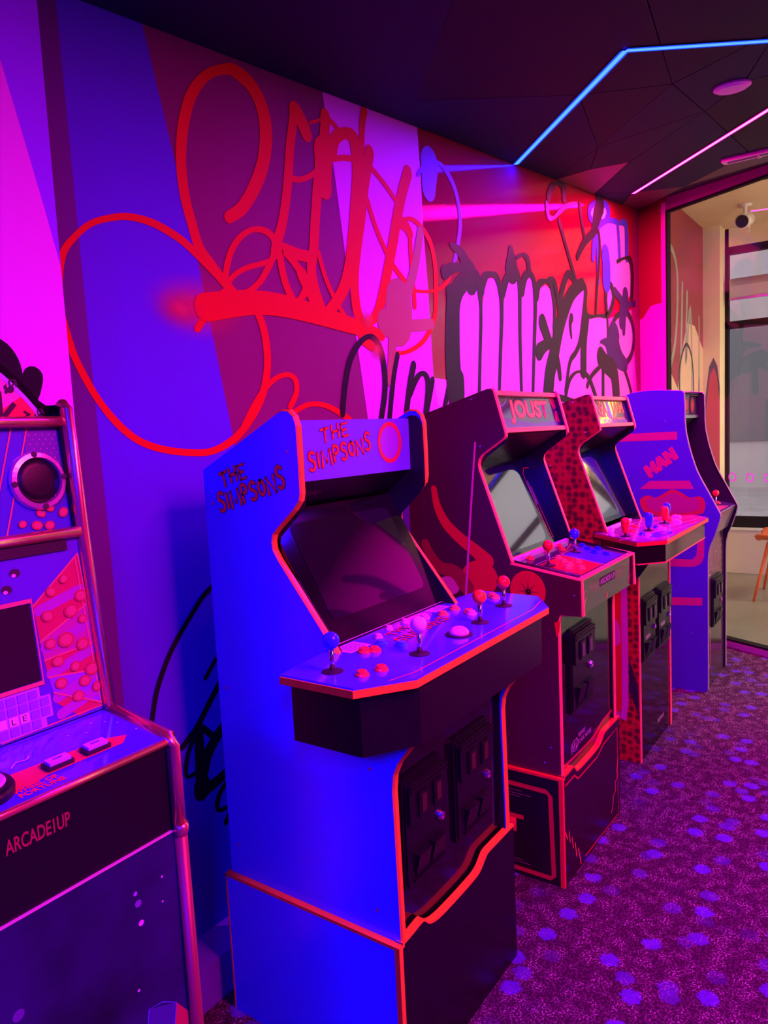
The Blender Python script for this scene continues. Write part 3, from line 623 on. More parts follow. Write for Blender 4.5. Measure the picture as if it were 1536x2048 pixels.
for i, (c_, pts) in enumerate([('grey', [(5.75, 1.95, .05), (5.55, 2.15, .05), (5.55, 2.45, .05), (5.75, 2.62, .05), (5.95, 2.45, .05), (5.9, 2.0, .05), (5.7, 1.7, .05), (5.5, 1.35, .05)]),
                               ('grey', [(6.1, 2.4, .05), (6.05, 1.9, .05), (5.95, 1.45, .05), (5.8, 1.3, .05)]), ('grey', [(6.25, 2.35, .05), (6.2, 1.8, .05), (6.35, 2.25, .05), (6.4, 1.6, .05), (6.25, 1.2, .06)]),
                               ('grey', [(6.65, 2.2, .04), (6.65, 1.7, .04), (6.6, 1.3, .05)]),
                               ('black', [(6.3, 1.3, .03), (6.05, 1.5, .03), (6.0, 1.75, .03), (6.2, 1.95, .03), (6.4, 1.85, .03), (6.45, 1.55, .03), (6.3, 1.25, .03), (6.1, 1.05, .03)]),
                               ('black', [(6.65, 1.7, .02), (6.6, 1.4, .03), (6.5, 1.0, .04)]), ('black', [(6.7, 1.5, .02), (6.75, 1.4, .02), (6.68, 1.1, .03)]),
                               ('slate', [(6.1, .6, .12), (6.2, .9, .12), (6.35, 1.1, .12), (6.55, 1.0, .1), (6.7, .6, .1)])]):
    MB().ribbon(WF, pts, .002 + i*.0001).build('graffiti_stroke', LM[c_], w)
# pier between mural and shopfront, with a big painted oval
pr = MB().box(6.80, 7.1, 1.31, WY, 0, 2.95).build('wall_lobby_pier', M_cream); struct(pr)
QF = Frame((6.80, WY, 0), (0, -1, 0), (0, 0, 1))
MB().flat(QF, [(.004, .2), (.006, 1.2), (.02, 1.55), (.05, 1.80), (.085, 1.875), (.115, 1.80), (.134, 1.62), (.134, .2)], .0008).build('painted_oval', LM['slate'], pr)
MB().flat(QF, [(.012, .2), (.014, 1.2), (.03, 1.5), (.058, 1.73), (.087, 1.79), (.110, 1.72), (.134, 1.50), (.134, .2)], .0012).build('painted_oval', LM['rose'], pr)
# shopfront
sf = MB()
for y0, y1, z0, z1 in ((1.28, 1.31, .40, 2.95), (-4.2, 1.31, 2.74, 2.80), (-4.2, 1.31, 2.12, 2.18), (-4.2, 1.31, .40, .50), (-.15, -.09, .4, 2.8), (-1.5, -1.44, .4, 2.8), (-2.8, -2.74, .4, 2.8)):
    sf.box(FX, FX + .06, y0, y1, z0, z1)
sf = sf.build('window_2', M_frame); struct(sf)
M_glass2 = glass('shopfront_glass', (.92, .93, .94)); M_film = glass('shopfront_tinted_glass', (.33, .30, .32))
for y0, y1 in ((-.09, 1.28), (-1.44, -.15), (-2.74, -1.5), (-4.2, -2.8)):
    for z0, z1 in ((.50, 2.12), (2.18, 2.74)):
        MB().add([(FX + .03, y0, z0), (FX + .03, y1, z0), (FX + .03, y1, z1), (FX + .03, y0, z1)], [(0, 1, 2, 3)]).build('pane', M_film if y1 > 1 else M_glass2, sf)
ub = MB().box(FX - .02, FX + .12, -4.2, 1.31, 0, .40).build('wall_shopfront', pm('shopfront_upstand', (.58, .44, .42), .6)); struct(ub)
MB().box(FX - .03, FX + .12, -4.2, 1.31, .385, .405).build('sill', pm('pale_sill', (.7, .66, .64), .5), ub)
hd2 = MB().box(FX, FX + .1, -4.2, 1.31, 2.80, 3.0).build('header', M_cream, ub)
# roller blind box and rail over the shopfront
bl = thing('roller_blind', 'pale rolled-up blind above the lobby shopfront window', 'blind', (FX - .05, .6, 2.46))
MB().tube([(0, -.72, .03), (0, .66, .03)], .035, 12).build('roll', pm('blind_fabric', (.52, .47, .46), .8), bl, smooth=True)
MB().box(-.02, -.01, -.72, .66, -.10, .04).build('blind_sheet', pm('blind_fabric', (.52, .47, .46), .8), bl)
MB().box(-.03, 0, -.72, .66, -.115, -.10).build('bottom_rail', M_steel, bl)
# street outside
st_ = MB().box(FX + .15, 26, -14, 14, -.15, -.02).build('pavement', pm('pavement', (.32, .31, .31), .9, vary=.15, vscale=1.5)); struct(st_)
sb = MB().box(16, 17, -14, 14, -.02, 9).build('wall_street', pm('street_render', (.42, .40, .40), .9, vary=.12, vscale=.6)); struct(sb)
for i in range(7):
    MB().box(15.95, 16.0, -9 + i*2.8, -7.6 + i*2.8, .9, 3.2).build('shop_window', pm('street_dark_glass', (.10, .12, .13), .1), sb)
# side wall of the lobby
ws = MB().box(GX1 - .2, FX + .2, Y_MIN - 1.6, Y_MIN - 1.5, 0, 3.0).build('wall_lobby', M_cream); struct(ws)

# lobby ceiling lamp panels
for i, (x, y) in enumerate(((6.1, -2.2), (5.6, -3.2))):
    t = thing('ceiling_light', ['warm square ceiling light panel in the middle of the lobby', 'warm square ceiling light panel at the back of the lobby'][i], 'ceiling light', (x, y, 2.95), 0, 'lobby ceiling lights')
    MB().box(-.32, .32, -.32, .32, -.03, 0).build('frame', M_white, t)
    MB().box(-.29, .29, -.29, .29, -.036, -.0301).build('diffuser', emit('lobby_lamp', (38.0, 37.0, 22.0), 1.0), t)

# spotlight fixed under the lobby ceiling
s = thing('spotlight', 'small white spotlight with dark lens under the lobby ceiling', 'spotlight', (6.30, 1.04, 2.95))
MB().lathe((0, 0, 0), (0, 0, -1), [(.05, 0), (.05, .015), (.015, .02), (.015, .07)]).build('mount', M_white, s, smooth=True)
MB().lathe((.06, 0, -.10), (-.9, .18, -.30), [(.03, -.04), (.052, -.03), (.055, .08), (.05, .085)]).build('head', M_white, s, smooth=True)
MB().lathe((.06, 0, -.10), (-.9, .18, -.30), [(.046, .086), (.046, .09)]).build('lens', M_ink, s)
MB().tube([(.06, 0, -.08), (.06, -.02, -.16), (.04, -.02, -.20)], .008).build('bracket', M_white, s)

# orange shell chair in the lobby
def orange_chair(loc, rz):
    t = thing('shell_chair', 'orange moulded shell chair with thin splayed legs in the lobby', 'chair', loc, rz)
    mo = pm('orange_shell', (.86, .16, .04), .4)
    # shell: seat curving up into the backrest; local +x is the seat's front
    prof = [(.235, .425), (.22, .445), (.10, .44), (-.05, .435), (-.15, .45), (-.205, .50), (-.24, .60), (-.265, .72), (-.275, .80)]
    half = [.16, .20, .22, .22, .22, .215, .205, .18, .12]
    prof = catmull(prof, 3); half = [v[0] for v in catmull([(h,) for h in half], 3)]
    vs = []; fs = []; n = 9
    for (x, z), hw in zip(prof, half):
        for k_ in range(n):
            s_ = -1 + 2*k_/(n-1); lift = .055*abs(s_)**2.4
            vs.append((x + (lift*.6 if z > .5 else 0), s_*hw, z + (lift if z < .52 else 0)))
    for i in range(len(prof)-1):
        for k_ in range(n-1): fs.append((i*n+k_, i*n+k_+1, (i+1)*n+k_+1, (i+1)*n+k_))
    sh = MB().add(vs, fs).build('seat_shell', mo, t, smooth=True)
    sd = sh.modifiers.new('thick', 'SOLIDIFY'); sd.thickness = .012
    for sx in (1, -1):
        for sy in (1, -1):
            MB().tube([(sx*.15, sy*.15, .435), (sx*.235, sy*.235, 0)], [.014, .010], 10).build('leg', mo, t, smooth=True)
    return t
orange_chair((6.165, .675, 0), R(90))

# recessed speaker and slot diffuser in the arcade ceiling
zt = CZ(2.90)
sp = thing('ceiling_speaker', 'round pale speaker grille set in the dark ceiling', 'speaker', (2.90, .52, zt - .0005))
sp.rotation_euler = (0, -math.atan(.1025), 0)
MB().lathe((0, 0, 0), (0, 0, -1), [(.060, 0), (.060, .006), (.052, .010)], 28).build('rim', pm('pale_grille', (.75, .55, .62), .6), sp, smooth=False)
MB().lathe((0, 0, -.0095), (0, 0, -1), [(.050, 0), (.049, .003), (.02, .005)], 28).build('grille', pm('pale_grille', (.75, .55, .62), .6), sp)
zt = CZ(4.06)
dv = thing('slot_diffuser', 'slim pale slot air diffuser on the ceiling near the glazing', 'air vent', (4.06, .45, zt - .0005))
dv.rotation_euler = (0, -math.atan(.1025), 0)
M_pale = pm('pale_metal', (.62, .52, .56), .5)
for x0 in (-.04, .022): MB().box(x0, x0 + .018, -.32, .32, -.016, 0).build('rail', M_pale, dv)
for y0 in (-.32, .30): MB().box(-.022, .022, y0, y0 + .02, -.016, 0).build('end_cap', M_pale, dv)
MB().box(-.022, .022, -.30, .30, -.004, 0).build('slot', M_dark, dv)
MB().lathe((-.0, .16, -.016), (0, 0, -1), [(.012, -.01), (.012, .006), (.004, .012)], 12).build('sprinkler', M_steel, dv)

# yellow neon sign hanging in the shopfront, seen mirrored in the marquees
nn = thing('neon_sign', 'yellow neon tube sign hanging in the lobby shopfront, mirrored in the basketball cabinet marquee', 'neon sign', (6.80, -.03, 2.43))
M_neon = emit('yellow_neon', (7.0, 3.6, .7), 1.0)
for dz in (0, -.075):
    MB().tube(catmull([(0, -.26, -.50 + dz), (0, -.16, -.43 + dz), (0, -.05, -.36 + dz), (0, .05, -.27 + dz), (0, .12, -.16 + dz)], 5), .014, 10).build('neon_tube', M_neon, nn, smooth=True)
for y_ in (-.22, .10): MB().tube([(.012, y_, -.10), (.012, y_, -.50 if y_ < 0 else -.22)], .003, 6).build('hanger', M_steel, nn)
MB().box(0, .02, -.26, .14, -.115, -.09).build('hanging_bar', M_frame, nn)

# ------------------------------------------------------------------ arcade cabinet kit
Y0 = 0.80                                     # cabinet fronts stand on this line; local y = Y - Y0
def LP(prof): return [(y - Y0, z) for y, z in prof]
def stick(root, x, y, z, mat, ball=True, r=.0165):
    s = MB().lathe((x, y, z), (0, 0, 1), [(.0055, 0), (.0048, .045)], 12).build('joystick', M_chrome, root, smooth=True)
    MB().lathe((x, y, z), (0, 0, 1), [(.021, 0), (.021, .0012), (.012, .003), (.006, .0035)], 24).build('dust_washer', M_ink, s)
    if ball:
        pr = [(r*math.sin(math.pi*i/12), .045 + r - r*math.cos(math.pi*i/12) - .002) for i in range(13)]
    else:
        pr = [(.007, .012), (.011, .016), (.014, .03), (.0165, .05), (.0165, .058), (.0135, .067), (.007, .072), (.0005, .073)]
    MB().lathe((x, y, z), (0, 0, 1), pr, 20).build('ball_top' if ball else 'bat_top', mat, s, smooth=True)
    return s
def button(root, x, y, z, mat, r=.0135, tilt=0.0):
    ax = (0, -math.sin(tilt), math.cos(tilt))
    return MB().lathe((x, y, z), ax, [(r, 0), (r, .002), (r*.92, .0045), (r*.76, .005), (r*.74, .003), (r*.72, .003), (r*.70, .0085), (r*.6, .0098), (r*.01, .0098)], 20).build('push_button', mat, root, smooth=False)
def screw(root, F, u, v, r=.004):
    return MB().lathe(F(u, v, 0), F.n, [(r, -.001), (r, .0008), (r*.6, .0018), (r*.05, .0020)], 10).build('screw', M_steel, root)
def coin_door(root, F, u, v, wd, ht, lit=False):
    """moulded coin door: arched plate, two slots above, lock, two return cups below"""
    def rr(x0, x1, y0, y1, c):
        out = []
        for cx, cy, a0 in ((x1-c, y1-c, 0), (x0+c, y1-c, 90), (x0+c, y0+c, 180), (x1-c, y0+c, 270)):
            for i in range(4): out.append((cx + c*math.cos(R(a0+i*30)), cy + c*math.sin(R(a0+i*30))))
        return out
    d = MB().prism_f(F, rr(u, u+wd, v, v+ht, .018), 0, .008)
    d.prism_f(F, rr(u+.008, u+wd-.008, v+.008, v+ht-.006, .014), .008, .012)
    d.prism_f(F, rr(u+.012, u+wd-.012, v+ht*.58, v+ht-.012, .012), .012, .021)
    for q in (.010, .020): d.fbox(F, u+.016, u+wd-.012, v+ht-.012-q, v+ht-.008-q, .021, .024)
    d = fixn(d.build('coin_door', M_matte, root))
    for k_ in (0, 1):
        su = u + wd*(.24 + .34*k_)
        s_ = MB().fbox(F, su, su+wd*.20, v+ht*.63, v+ht*.84, .021, .026)
        fixn(s_.build('coin_slot', M_matte, d))
        fixn(MB().fbox(F, su+wd*.05, su+wd*.15, v+ht*.66, v+ht*.81, .026, .0275).build('slot_plate', pm('slot_label', (.05, .03, .008), .5) if lit else pm('slot_label_dark', (.09, .08, .085), .35), d))
        cu_ = u + wd*(.20 + .36*k_)
        c_ = MB().loops([F(cu_, v+ht*.10, .012), F(cu_+wd*.28, v+ht*.10, .012), F(cu_+wd*.28, v+ht*.30, .012), F(cu_, v+ht*.30, .012)],
                        [F(cu_, v+ht*.10, .014), F(cu_+wd*.28, v+ht*.10, .014), F(cu_+wd*.28, v+ht*.30, .026), F(cu_, v+ht*.30, .026)])
        fixn(c_.build('coin_return', M_matte, d))
    fixn(MB().fbox(F, u+wd*.16, u+wd*.9, v+ht*.07, v+ht*.085, .012, .017).build('return_lip', M_matte, d))
    MB().lathe(F(u+wd*.80, v+ht*.46, .012), F.n, [(.012, 0), (.012, .004), (.009, .009), (.0075, .0095), (.003, .008), (.001, .008)], 14).build('lock', M_chrome, d)
    return d
STROKE_FONT = dict(T=(.72, [[(0, 1), (.72, 1)], [(.36, 1), (.34, 0)]]), H=(.62, [[(0, 1), (.02, 0)], [(.62, 1), (.60, 0)], [(.02, .48), (.60, .52)]]),
    E=(.58, [[(.58, 1), (0, 1), (.02, 0), (.58, 0)], [(.02, .5), (.45, .5)]]),
    S=(.62, [[(.60, .88), (.36, 1), (.10, .88), (.10, .64), (.40, .50), (.58, .30), (.46, .06), (.2, 0), (0, .10)]]),
    I=(.10, [[(.05, 1), (.05, 0)]]), M=(1.05, [[(0, 0), (.12, 1), (.52, .25), (.93, 1), (1.05, 0)]]),
    P=(.55, [[(.02, 0), (0, 1), (.36, 1), (.54, .80), (.40, .55), (.02, .48)]]), O=(.60, [[(.30, 1), (.02, .75), (.02, .3), (.30, 0), (.58, .3), (.58, .75), (.30, 1)]]),
    N=(.78, [[(0, 0), (.02, 1), (.74, 0), (.78, 1)]]))
def letters(root, F, word, u, v, ht, width, rot, w=.0008, fat=.18, mats=None, sizes=None):
    """hand-lettered word: dark outline with a red fill, each letter its own piece"""
    mats = mats or (M_ink, M_redink)
    tot = sum(STROKE_FONT[c_][0] for c_ in word) + .32*(len(word)-1)
    kx = width/tot; cr, sr = math.cos(R(rot)), math.sin(R(rot)); pen = 0.0
    for i, c_ in enumerate(word):
        wd, lines = STROKE_FONT[c_]; s_ = (sizes or [1]*len(word))[i]; jog = (.06 if i % 2 else -.03)
        for layer, (mt, extra) in enumerate(zip(mats, (.08, 0))):
            mb = MB()
            for ln in lines:
                pts = []
                for x, y in ln:
                    X = (pen + x)*kx; Yv = (y*s_ + jog)*ht
                    pts.append((u + X*cr - Yv*sr, v + X*sr + Yv*cr, (fat + extra)*ht))
                sm = 4 if c_ in 'SOP' else 0
                mb.ribbon(F, pts, w + layer*.0004, smooth=sm)
                if not sm:
                    for q in pts[1:-1]: mb.disc(F, q[0], q[1], q[2]/2, q[2]/2, w + layer*.0004, 10)
            mb.build('letter', mt, root)
        pen += wd + .32

def body_sides(root, prof, wd, m_side, m_in, m_trim, i0, i1, th=.016, tm=.004):
    """two shaped side panels with an edge moulding along profile points i0..i1; returns (left, right)"""
    P = LP(prof); out = []
    for x0 in (0.0, wd - th):
        o = fixn(MB().prism_x(P, x0, x0 + th).build('side_panel', m_side, root))
        fixn(MB().molding(P[i0:i1+1], x0 - .0005, x0 + th + .0005, tm, 1).build('edge_moulding', m_trim, o))
        out.append(o)
    # dark lining of the inner faces
    for x0, x1 in ((th, th + .0015), (wd - th - .0015, wd - th)):
        c = MB().prism_x(inset(P, .012), x0, x1); fixn(c.build('side_lining', m_in, root))
    return out

def riser(root, wd, y_f, y_b, zt, m_side, m_front, m_trim, wave):
    """plinth under a cabinet: two sides, a front with a dipped top edge, coloured edge strips"""
    yf, yb = y_f - Y0, y_b - Y0
    L_ = fixn(MB().box(-.014, .004, yf + .012, yb, 0, zt).build('riser_side', m_side, root))
    fixn(MB().box(-.0150, .0045, yf - .001, yb + .004, zt, zt + .007).build('edge_strip', m_trim, L_))
    fixn(MB().box(-.0150, -.002, yf - .001, yf + .011, 0, zt).build('edge_strip', m_trim, L_))
    fixn(MB().box(-.0150, .0045, yb, yb + .004, 0, zt + .006).build('edge_strip', m_trim, L_))
    Rr = fixn(MB().box(wd - .004, wd + .014, yf + .012, yb, 0, zt).build('riser_side', m_side, root))
    fixn(MB().box(wd - .0045, wd + .0150, yf + .004, yb + .002, zt, zt + .006).build('edge_strip', m_trim, Rr))
    FF = Frame((0, yf + .014, 0), (1, 0, 0), (0, 0, 1))
    top = catmull(wave, 4)
    poly = [(-.002, 0), (wd + .014, 0)] + [(u, v) for u, v in reversed(top)]
    fr = fixn(MB().prism_f(FF, poly, 0, .014).build('riser_front', m_front, root))
    mb = MB(); n = len(top)
    A = []; 
    for k_, (u, v) in enumerate(top): A.append((u, v))
    vs = [FF(u, v, -.001) for u, v in A] + [FF(u, v, .0155) for u, v in A] + [FF(u, v + .006, .0155) for u, v in A] + [FF(u, v + .006, -.001) for u, v in A]
    fs = []
    for k_ in range(n-1):
        for q in range(4): fs.append((q*n+k_, q*n+k_+1, ((q+1) % 4)*n+k_+1, ((q+1) % 4)*n+k_))
    fixn(MB().add(vs, fs).build('edge_strip', m_trim, fr))
    return L_, fr, Frame((0, yf, 0), (1, 0, 0), (0, 0, 1))

# ================================================================== cabinet with blue sides and four joysticks
S_X, S_W = 1.114, .492
cabS = thing('arcade_cabinet', 'bright blue four-player arcade cabinet with red hand-drawn lettering and yellow edge trim', 'arcade cabinet', (S_X, Y0, 0))
M_sblue = pm('bright_blue_vinyl', (.035, .22, .95), .30, vary=.02, coat=.1)
M_mblue = pm('marquee_blue', (.14, .14, .92), .35)
SP = [(1.289, .337), (1.289, 1.300), (1.170, 1.356), (1.056, 1.411), (1.040, 1.417), (1.022, 1.415), (1.010, 1.404), (1.004, 1.385), (1.003, 1.310), (1.0035, 1.250), (1.007, 1.235), (1.024, 1.216),
      (1.072, 1.176), (1.086, 1.163), (1.091, 1.147), (1.089, 1.128), (1.076, 1.107), (.922, .912), (.745, .890), (.745, .788), (.763, .764), (.792, .727), (.804, .700), (.808, .668), (.8045, .337)]
sl, sr_ = body_sides(cabS, SP, S_W, M_sblue, M_dark, M_yellow, 3, 24)
SF = Frame((0, 0, 0), (0, -1, 0), (0, 0, 1))       # left side print plane: u = -(Y-Y0)
uS = lambda Y: -(Y - Y0)
letters(sl, SF, 'THE', uS(1.228), 1.262, .030, .078, 16)
letters(sl, SF, 'SIMPSONS', uS(1.238), 1.208, .036, .205, 15, sizes=[1.15, .85, .95, .95, 1.05, .85, .95, 1.25])
for Y, z in ((1.265, 1.225), (1.03, 1.335), (1.262, .80), (.86, .70), (1.262, .42), (.86, .40), (1.25, .25), (.90, .30), (.865, .17), (1.15, .28), (1.24, .07)): screw(sl, SF, uS(Y), z)
MB().box(.016, S_W - .016, 1.27 - Y0, 1.285 - Y0, .337, 1.30).build('back_panel', M_black, cabS)
fixn(MB().prism_x(LP([(1.285, 1.285), (1.285, 1.30), (1.06, 1.395), (1.06, 1.385)]), .016, S_W - .016).build('top_panel', M_mblue, cabS))
# marquee
mq = fixn(MB().box(.016, S_W - .0165, 1.045 - Y0, 1.058 - Y0, 1.268, 1.398).build('marquee', M_mblue, cabS))
MFq = Frame((-S_X, 1.045 - Y0, 0), (1, 0, 0), (0, 0, 1))
letters(mq, MFq, 'THE', 1.242, 1.349, .028, .094, 9)
letters(mq, MFq, 'SIMPSONS', 1.198, 1.290, .034, .225, 9, sizes=[1.15, .85, .95, .95, 1.1, .9, .95, 1.2])
MB().disc(MFq, 1.500, 1.340, .046, .046, .0006, 28).build('badge_field', pm('badge_violet', (.28, .12, .62), .4), mq)
MB().ring(MFq, 1.500, 1.340, .051, .051, .011, .001).build('badge_ring', pm('badge_red', (.62, .04, .05), .4), mq)
# dark hood under the marquee
fixn(MB().prism_x(LP([(1.045, 1.268), (1.058, 1.268), (1.15, 1.205), (1.14, 1.195)]), .016, S_W - .016).build('speaker_panel', M_black, cabS))
HF = Frame((0, 1.045 - Y0, 1.268), (1, 0, 0), (0, .095, -.073)); HF.n = -HF.n
text('brand_print', 'ARCADE1UP', pm('dim_red_ink', (.16, .02, .03), .5), cabS, Frame((.03, 1.06 - Y0, 1.246), (1, 0, 0), (0, -.095, .073)), 0, 0, .016, .085, w=.012)
# screen set back between the sides
bz = Frame((.016, .960 - Y0, .925), (1, 0, 0), (0, .155, .28)); hgt = math.hypot(.155, .28)
fixn(MB().fbox(bz, 0, S_W - .032, 0, hgt, -.012, 0).build('bezel', M_gloss, cabS))
def rrect(x0, x1, y0, y1, c):
    out = []
    for cx, cy, a0 in ((x1-c, y1-c, 0), (x0+c, y1-c, 90), (x0+c, y0+c, 180), (x1-c, y0+c, 270)):
        for i in range(5): out.append((cx + c*math.cos(R(a0+i*22.5)), cy + c*math.sin(R(a0+i*22.5))))
    return out
fixn(MB().prism_f(bz, rrect(.045, S_W - .077, .055, hgt - .035, .02), 0, .0012).build('screen', M_screen, cabS))
# control deck
def deck(root, poly, zt, m_top, m_trim, m_box, drop, trim=.018, ins=.022):
    pl = [(x, y - Y0) for x, y in poly]
    t = fixn(MB().prism_z(pl, zt - .004, zt).build('control_panel', m_top, root))
    fixn(MB().prism_z(inset(pl, -.003), zt - trim, zt - .0042).build('edge_moulding', m_trim, t))
    b = fixn(MB().prism_z(inset(pl, ins), zt - drop, zt - trim).build('deck_box', m_box, root))
    return t, b
SD = [(-.148, .945), (-.146, .775), (-.047, .707), (.542, .707), (.638, .775), (.640, .945), (.475, .965), (.016, .965)]
M_sdeck = pm('blue_panel_print', (.075, .10, .92), .16, coat=.4)
tp, bxx = deck(cabS, SD, .925, M_sdeck, M_yellow, M_black, .135)
DF = Frame((-S_X, -Y0, .925), (1, 0, 0), (0, 1, 0))
MB().box(.02, S_W - .02, .962 - Y0, .972 - Y0, .925, .930).build('panel_lip', pm('violet_lip', (.62, .40, .72), .25), tp)
for (x0, y0, x1, y1) in ((1.13, .905, 1.20, .955), (1.49, .925, 1.56, .958)):
    c_ = MB().flat(DF, [(x0, y0), (x1, y0), (x1, y1), (x0, y1)], .0006).build('instruction_card', pm('pale_card', (.72, .38, .66), .3), tp)
    for q in range(5): MB().flat(DF, [(x0+.006, y0+.008+q*.008), (x1-.006, y0+.008+q*.008), (x1-.006, y0+.010+q*.008), (x0+.006, y0+.010+q*.008)], .0010).build('card_line', M_sdeck, c_)
letters(tp, DF, 'THE', 1.275, .900, .022, .080, 5, w=.0006)
letters(tp, DF, 'SIMPSONS', 1.248, .858, .026, .210, 2, w=.0006)
MB().ribbon(DF, [(1.03, .742, .0025), (1.09, .727, .0025), (1.61, .727, .0025), (1.70, .745, .0025)], .0006, smooth=0).build('red_line', M_redink, tp)
for x, y in ((1.60, .765), (1.65, .80), (1.585, .735)): pass
for x, y, mt in ((1.024, .867, M_blue), (1.190, .780, M_white), (1.454, .785, M_orange), (1.620, .807, M_red)): stick(cabS, x - S_X, y - Y0, .925, mt)
M_pinkbtn = pm('pale_pink_button', (.80, .40, .50), .25); M_redbtn = pm('red_button', (.86, .10, .06), .22); M_bluebtn = pm('blue_button', (.06, .28, .75), .22); M_orbtn = pm('orange_button', (.88, .30, .16), .25)
for x, y, mt, r_ in ((1.032, .804, M_redbtn, .0135), (1.073, .79, M_redbtn, .0135), (1.150, .887, M_redbtn, .0145), (1.165, .872, M_redbtn, .0135), (1.211, .889, M_bluebtn, .0135), (1.222, .846, M_bluebtn, .0135), (1.246, .921, M_pinkbtn, .010), (1.313, .94, M_pinkbtn, .010), (1.377, .94, M_pinkbtn, .010),
                     (1.431, .920, M_pinkbtn, .0135), (1.478, .898, M_orbtn, .0135), (1.536, .899, M_orbtn, .0135), (1.511, .839, M_pinkbtn, .0135), (1.522, .852, M_orbtn, .0135), (1.686, .865, M_orbtn, .0135), (1.70, .88, M_orbtn, .0135)):
    button(cabS, x - S_X, y - Y0, .925, mt, r_)
tb = MB().lathe((1.344 - S_X, .778 - Y0, .925), (0, 0, 1), [(.030, 0), (.030, .002), (.026, .0025)], 28).build('trackball_ring', M_ink, cabS)
MB().lathe((1.344 - S_X, .778 - Y0, .925), (0, 0, 1), [(.0225, .002), (.0215, .008), (.018, .013), (.012, .017), (.005, .019), (.0001, .0195)], 24).build('trackball', pm('pink_ball', (.85, .45, .65), .15), cabS, smooth=True)
# front panel and coin doors
MB().box(.016, S_W - .016, .822 - Y0, .834 - Y0, .20, .80).build('front_panel', M_gloss, cabS)
CF = Frame((-S_X, .822 - Y0, 0), (1, 0, 0), (0, 0, 1))
coin_door(cabS, CF, 1.150, .425, .170, .245, True); coin_door(cabS, CF, 1.358, .425, .180, .250, True)
wv = [(-.002, .346), (.04, .349), (.072, .352), (.085, .345), (.100, .332), (.135, .323), (.20, .321), (.29, .323), (.325, .329), (.350, .345), (.365, .352), (.40, .353), (.506, .353)]
rs, rf, RF = riser(cabS, S_W, .800, 1.293, .340, M_sblue, M_black, M_yellow, wv)

# ================================================================== legacy cabinets (black-and-ostrich-red, and basketball)
JP = [(1.300, .0), (1.300, 1.398), (1.010, 1.478), (.997, 1.478), (.990, 1.470), (.957, 1.348), (.957, 1.338), (.963, 1.332), (1.032, 1.288), (1.044, 1.274), (1.048, 1.258), (1.046, 1.243), (.948, .965),
      (.955, .961), (.737, .926), (.737, .826), (.800, .824), (.808, .80), (.808, .0)]
def legacy(root, wd, z0, dy, m_side, m_trim, m_side_r=None, box_deck=True):
    P = [(y + dy, max(z, z0)) for y, z in JP]
    if not box_deck:     # four-player version: sides step in under a separate deck
        P = [(y + dy, max(z, z0)) for y, z in JP[:13]] + [(.93 + dy, .92), (.80 + dy, .90), (.79 + dy, .84), (.815 + dy, .80), (.812 + dy, z0)]
    L_, R_ = body_sides(root, P, wd, m_side, m_gl, m_trim, 3, len(P) - 1)
    if m_side_r: R_.data.materials[0] = m_side_r
    s_ = dy - Y0
    MB().box(.016, wd - .016, 1.285 + s_, 1.298 + s_, z0, 1.395).build('back_panel', M_black, root)
    fixn(MB().prism_x([(1.29 + s_, 1.385), (1.29 + s_, 1.398), (1.015 + s_, 1.472), (1.015 + s_, 1.460)], .016, wd - .016).build('top_panel', M_black, root))
    # marquee leaning between two trim bars
    qf = Frame((.016, .967 + s_, 1.352), (1, 0, 0), (0, .032, .118)); qh = math.hypot(.032, .118)
    fixn(MB().fbox(qf, 0, wd - .032, .003, qh - .006, -.012, -.006).build('marquee', M_mq, root))
    fixn(MB().fbox(qf, 0, wd - .032, qh - .012, qh + .002, -.012, .006).build('marquee_trim', m_trim, root))
    fixn(MB().fbox(qf, 0, wd - .032, -.006, .008, -.012, .008).build('marquee_trim', m_trim, root))
    fixn(MB().prism_x([(.965 + s_, 1.343), (.975 + s_, 1.350), (1.12 + s_, 1.262), (1.11 + s_, 1.255)], .016, wd - .016).build('speaker_panel', M_black, root))
    sf_ = Frame((.016, .975 + s_, .955), (1, 0, 0), (0, .135, .305)); sh = math.hypot(.135, .305)
    return L_, R_, qf, qh, sf_, sh
m_gl = pm('side_lining_gloss', (.010, .010, .022), .18)
M_mq = pm('marquee_smoked', (.055, .055, .065), .07, spec=.7)

# ---- cabinet with the JOUST marquee
J_X, J_W = 1.960, .492
cabJ = thing('arcade_cabinet', 'plum-black two-player arcade cabinet with red side artwork on a red-edged riser', 'arcade cabinet', (J_X, Y0, 0))
M_jside = pm('plum_black_vinyl', (.075, .006, .022), .30, coat=.1)
jl, jr, qf, qh, sf_, sh = legacy(cabJ, J_W, .327, 0, M_jside, M_pinktr)
jm = [o for o in cabJ.children if o.name.startswith('marquee') and 'trim' not in o.name][0]
text('marquee_lettering', 'JOUST', pm('coral_ink', (.85, .16, .11), .3), jm, qf, .085, .026, .072, .30, w=-.0050, slant=.1, bold=.035)
text('marquee_lettering_shadow', 'JOUST', pm('dark_red_ink', (.30, .03, .04), .3), jm, qf, .081, .022, .080, .308, w=-.0056, slant=.1, bold=.06)
MB().flat(qf, [(.02, .012), (.44, .012), (.44, .03), (.25, .022), (.02, .045)], -.0058).build('marquee_landscape', pm('slate_blue_ink', (.12, .16, .20), .25), jm)
MB().ribbon(qf, [(.02, .075, .002), (.06, .085, .003), (.09, .105, .002)], -.0054).build('marquee_streak', pm('violet_ink', (.18, .12, .6), .3), jm)
for pl3 in ([(.41, .118), (.46, .118), (.46, .075), (.435, .07)], [(.435, .062), (.46, .066), (.46, .022), (.425, .030)]): MB().flat(qf, pl3, -.0055).build('marquee_rock', pm('crimson_ink', (.45, .02, .05), .3), jm)
fixn(MB().fbox(sf_, 0, J_W - .032, 0, sh, -.012, 0).build('bezel', M_gloss, cabJ))
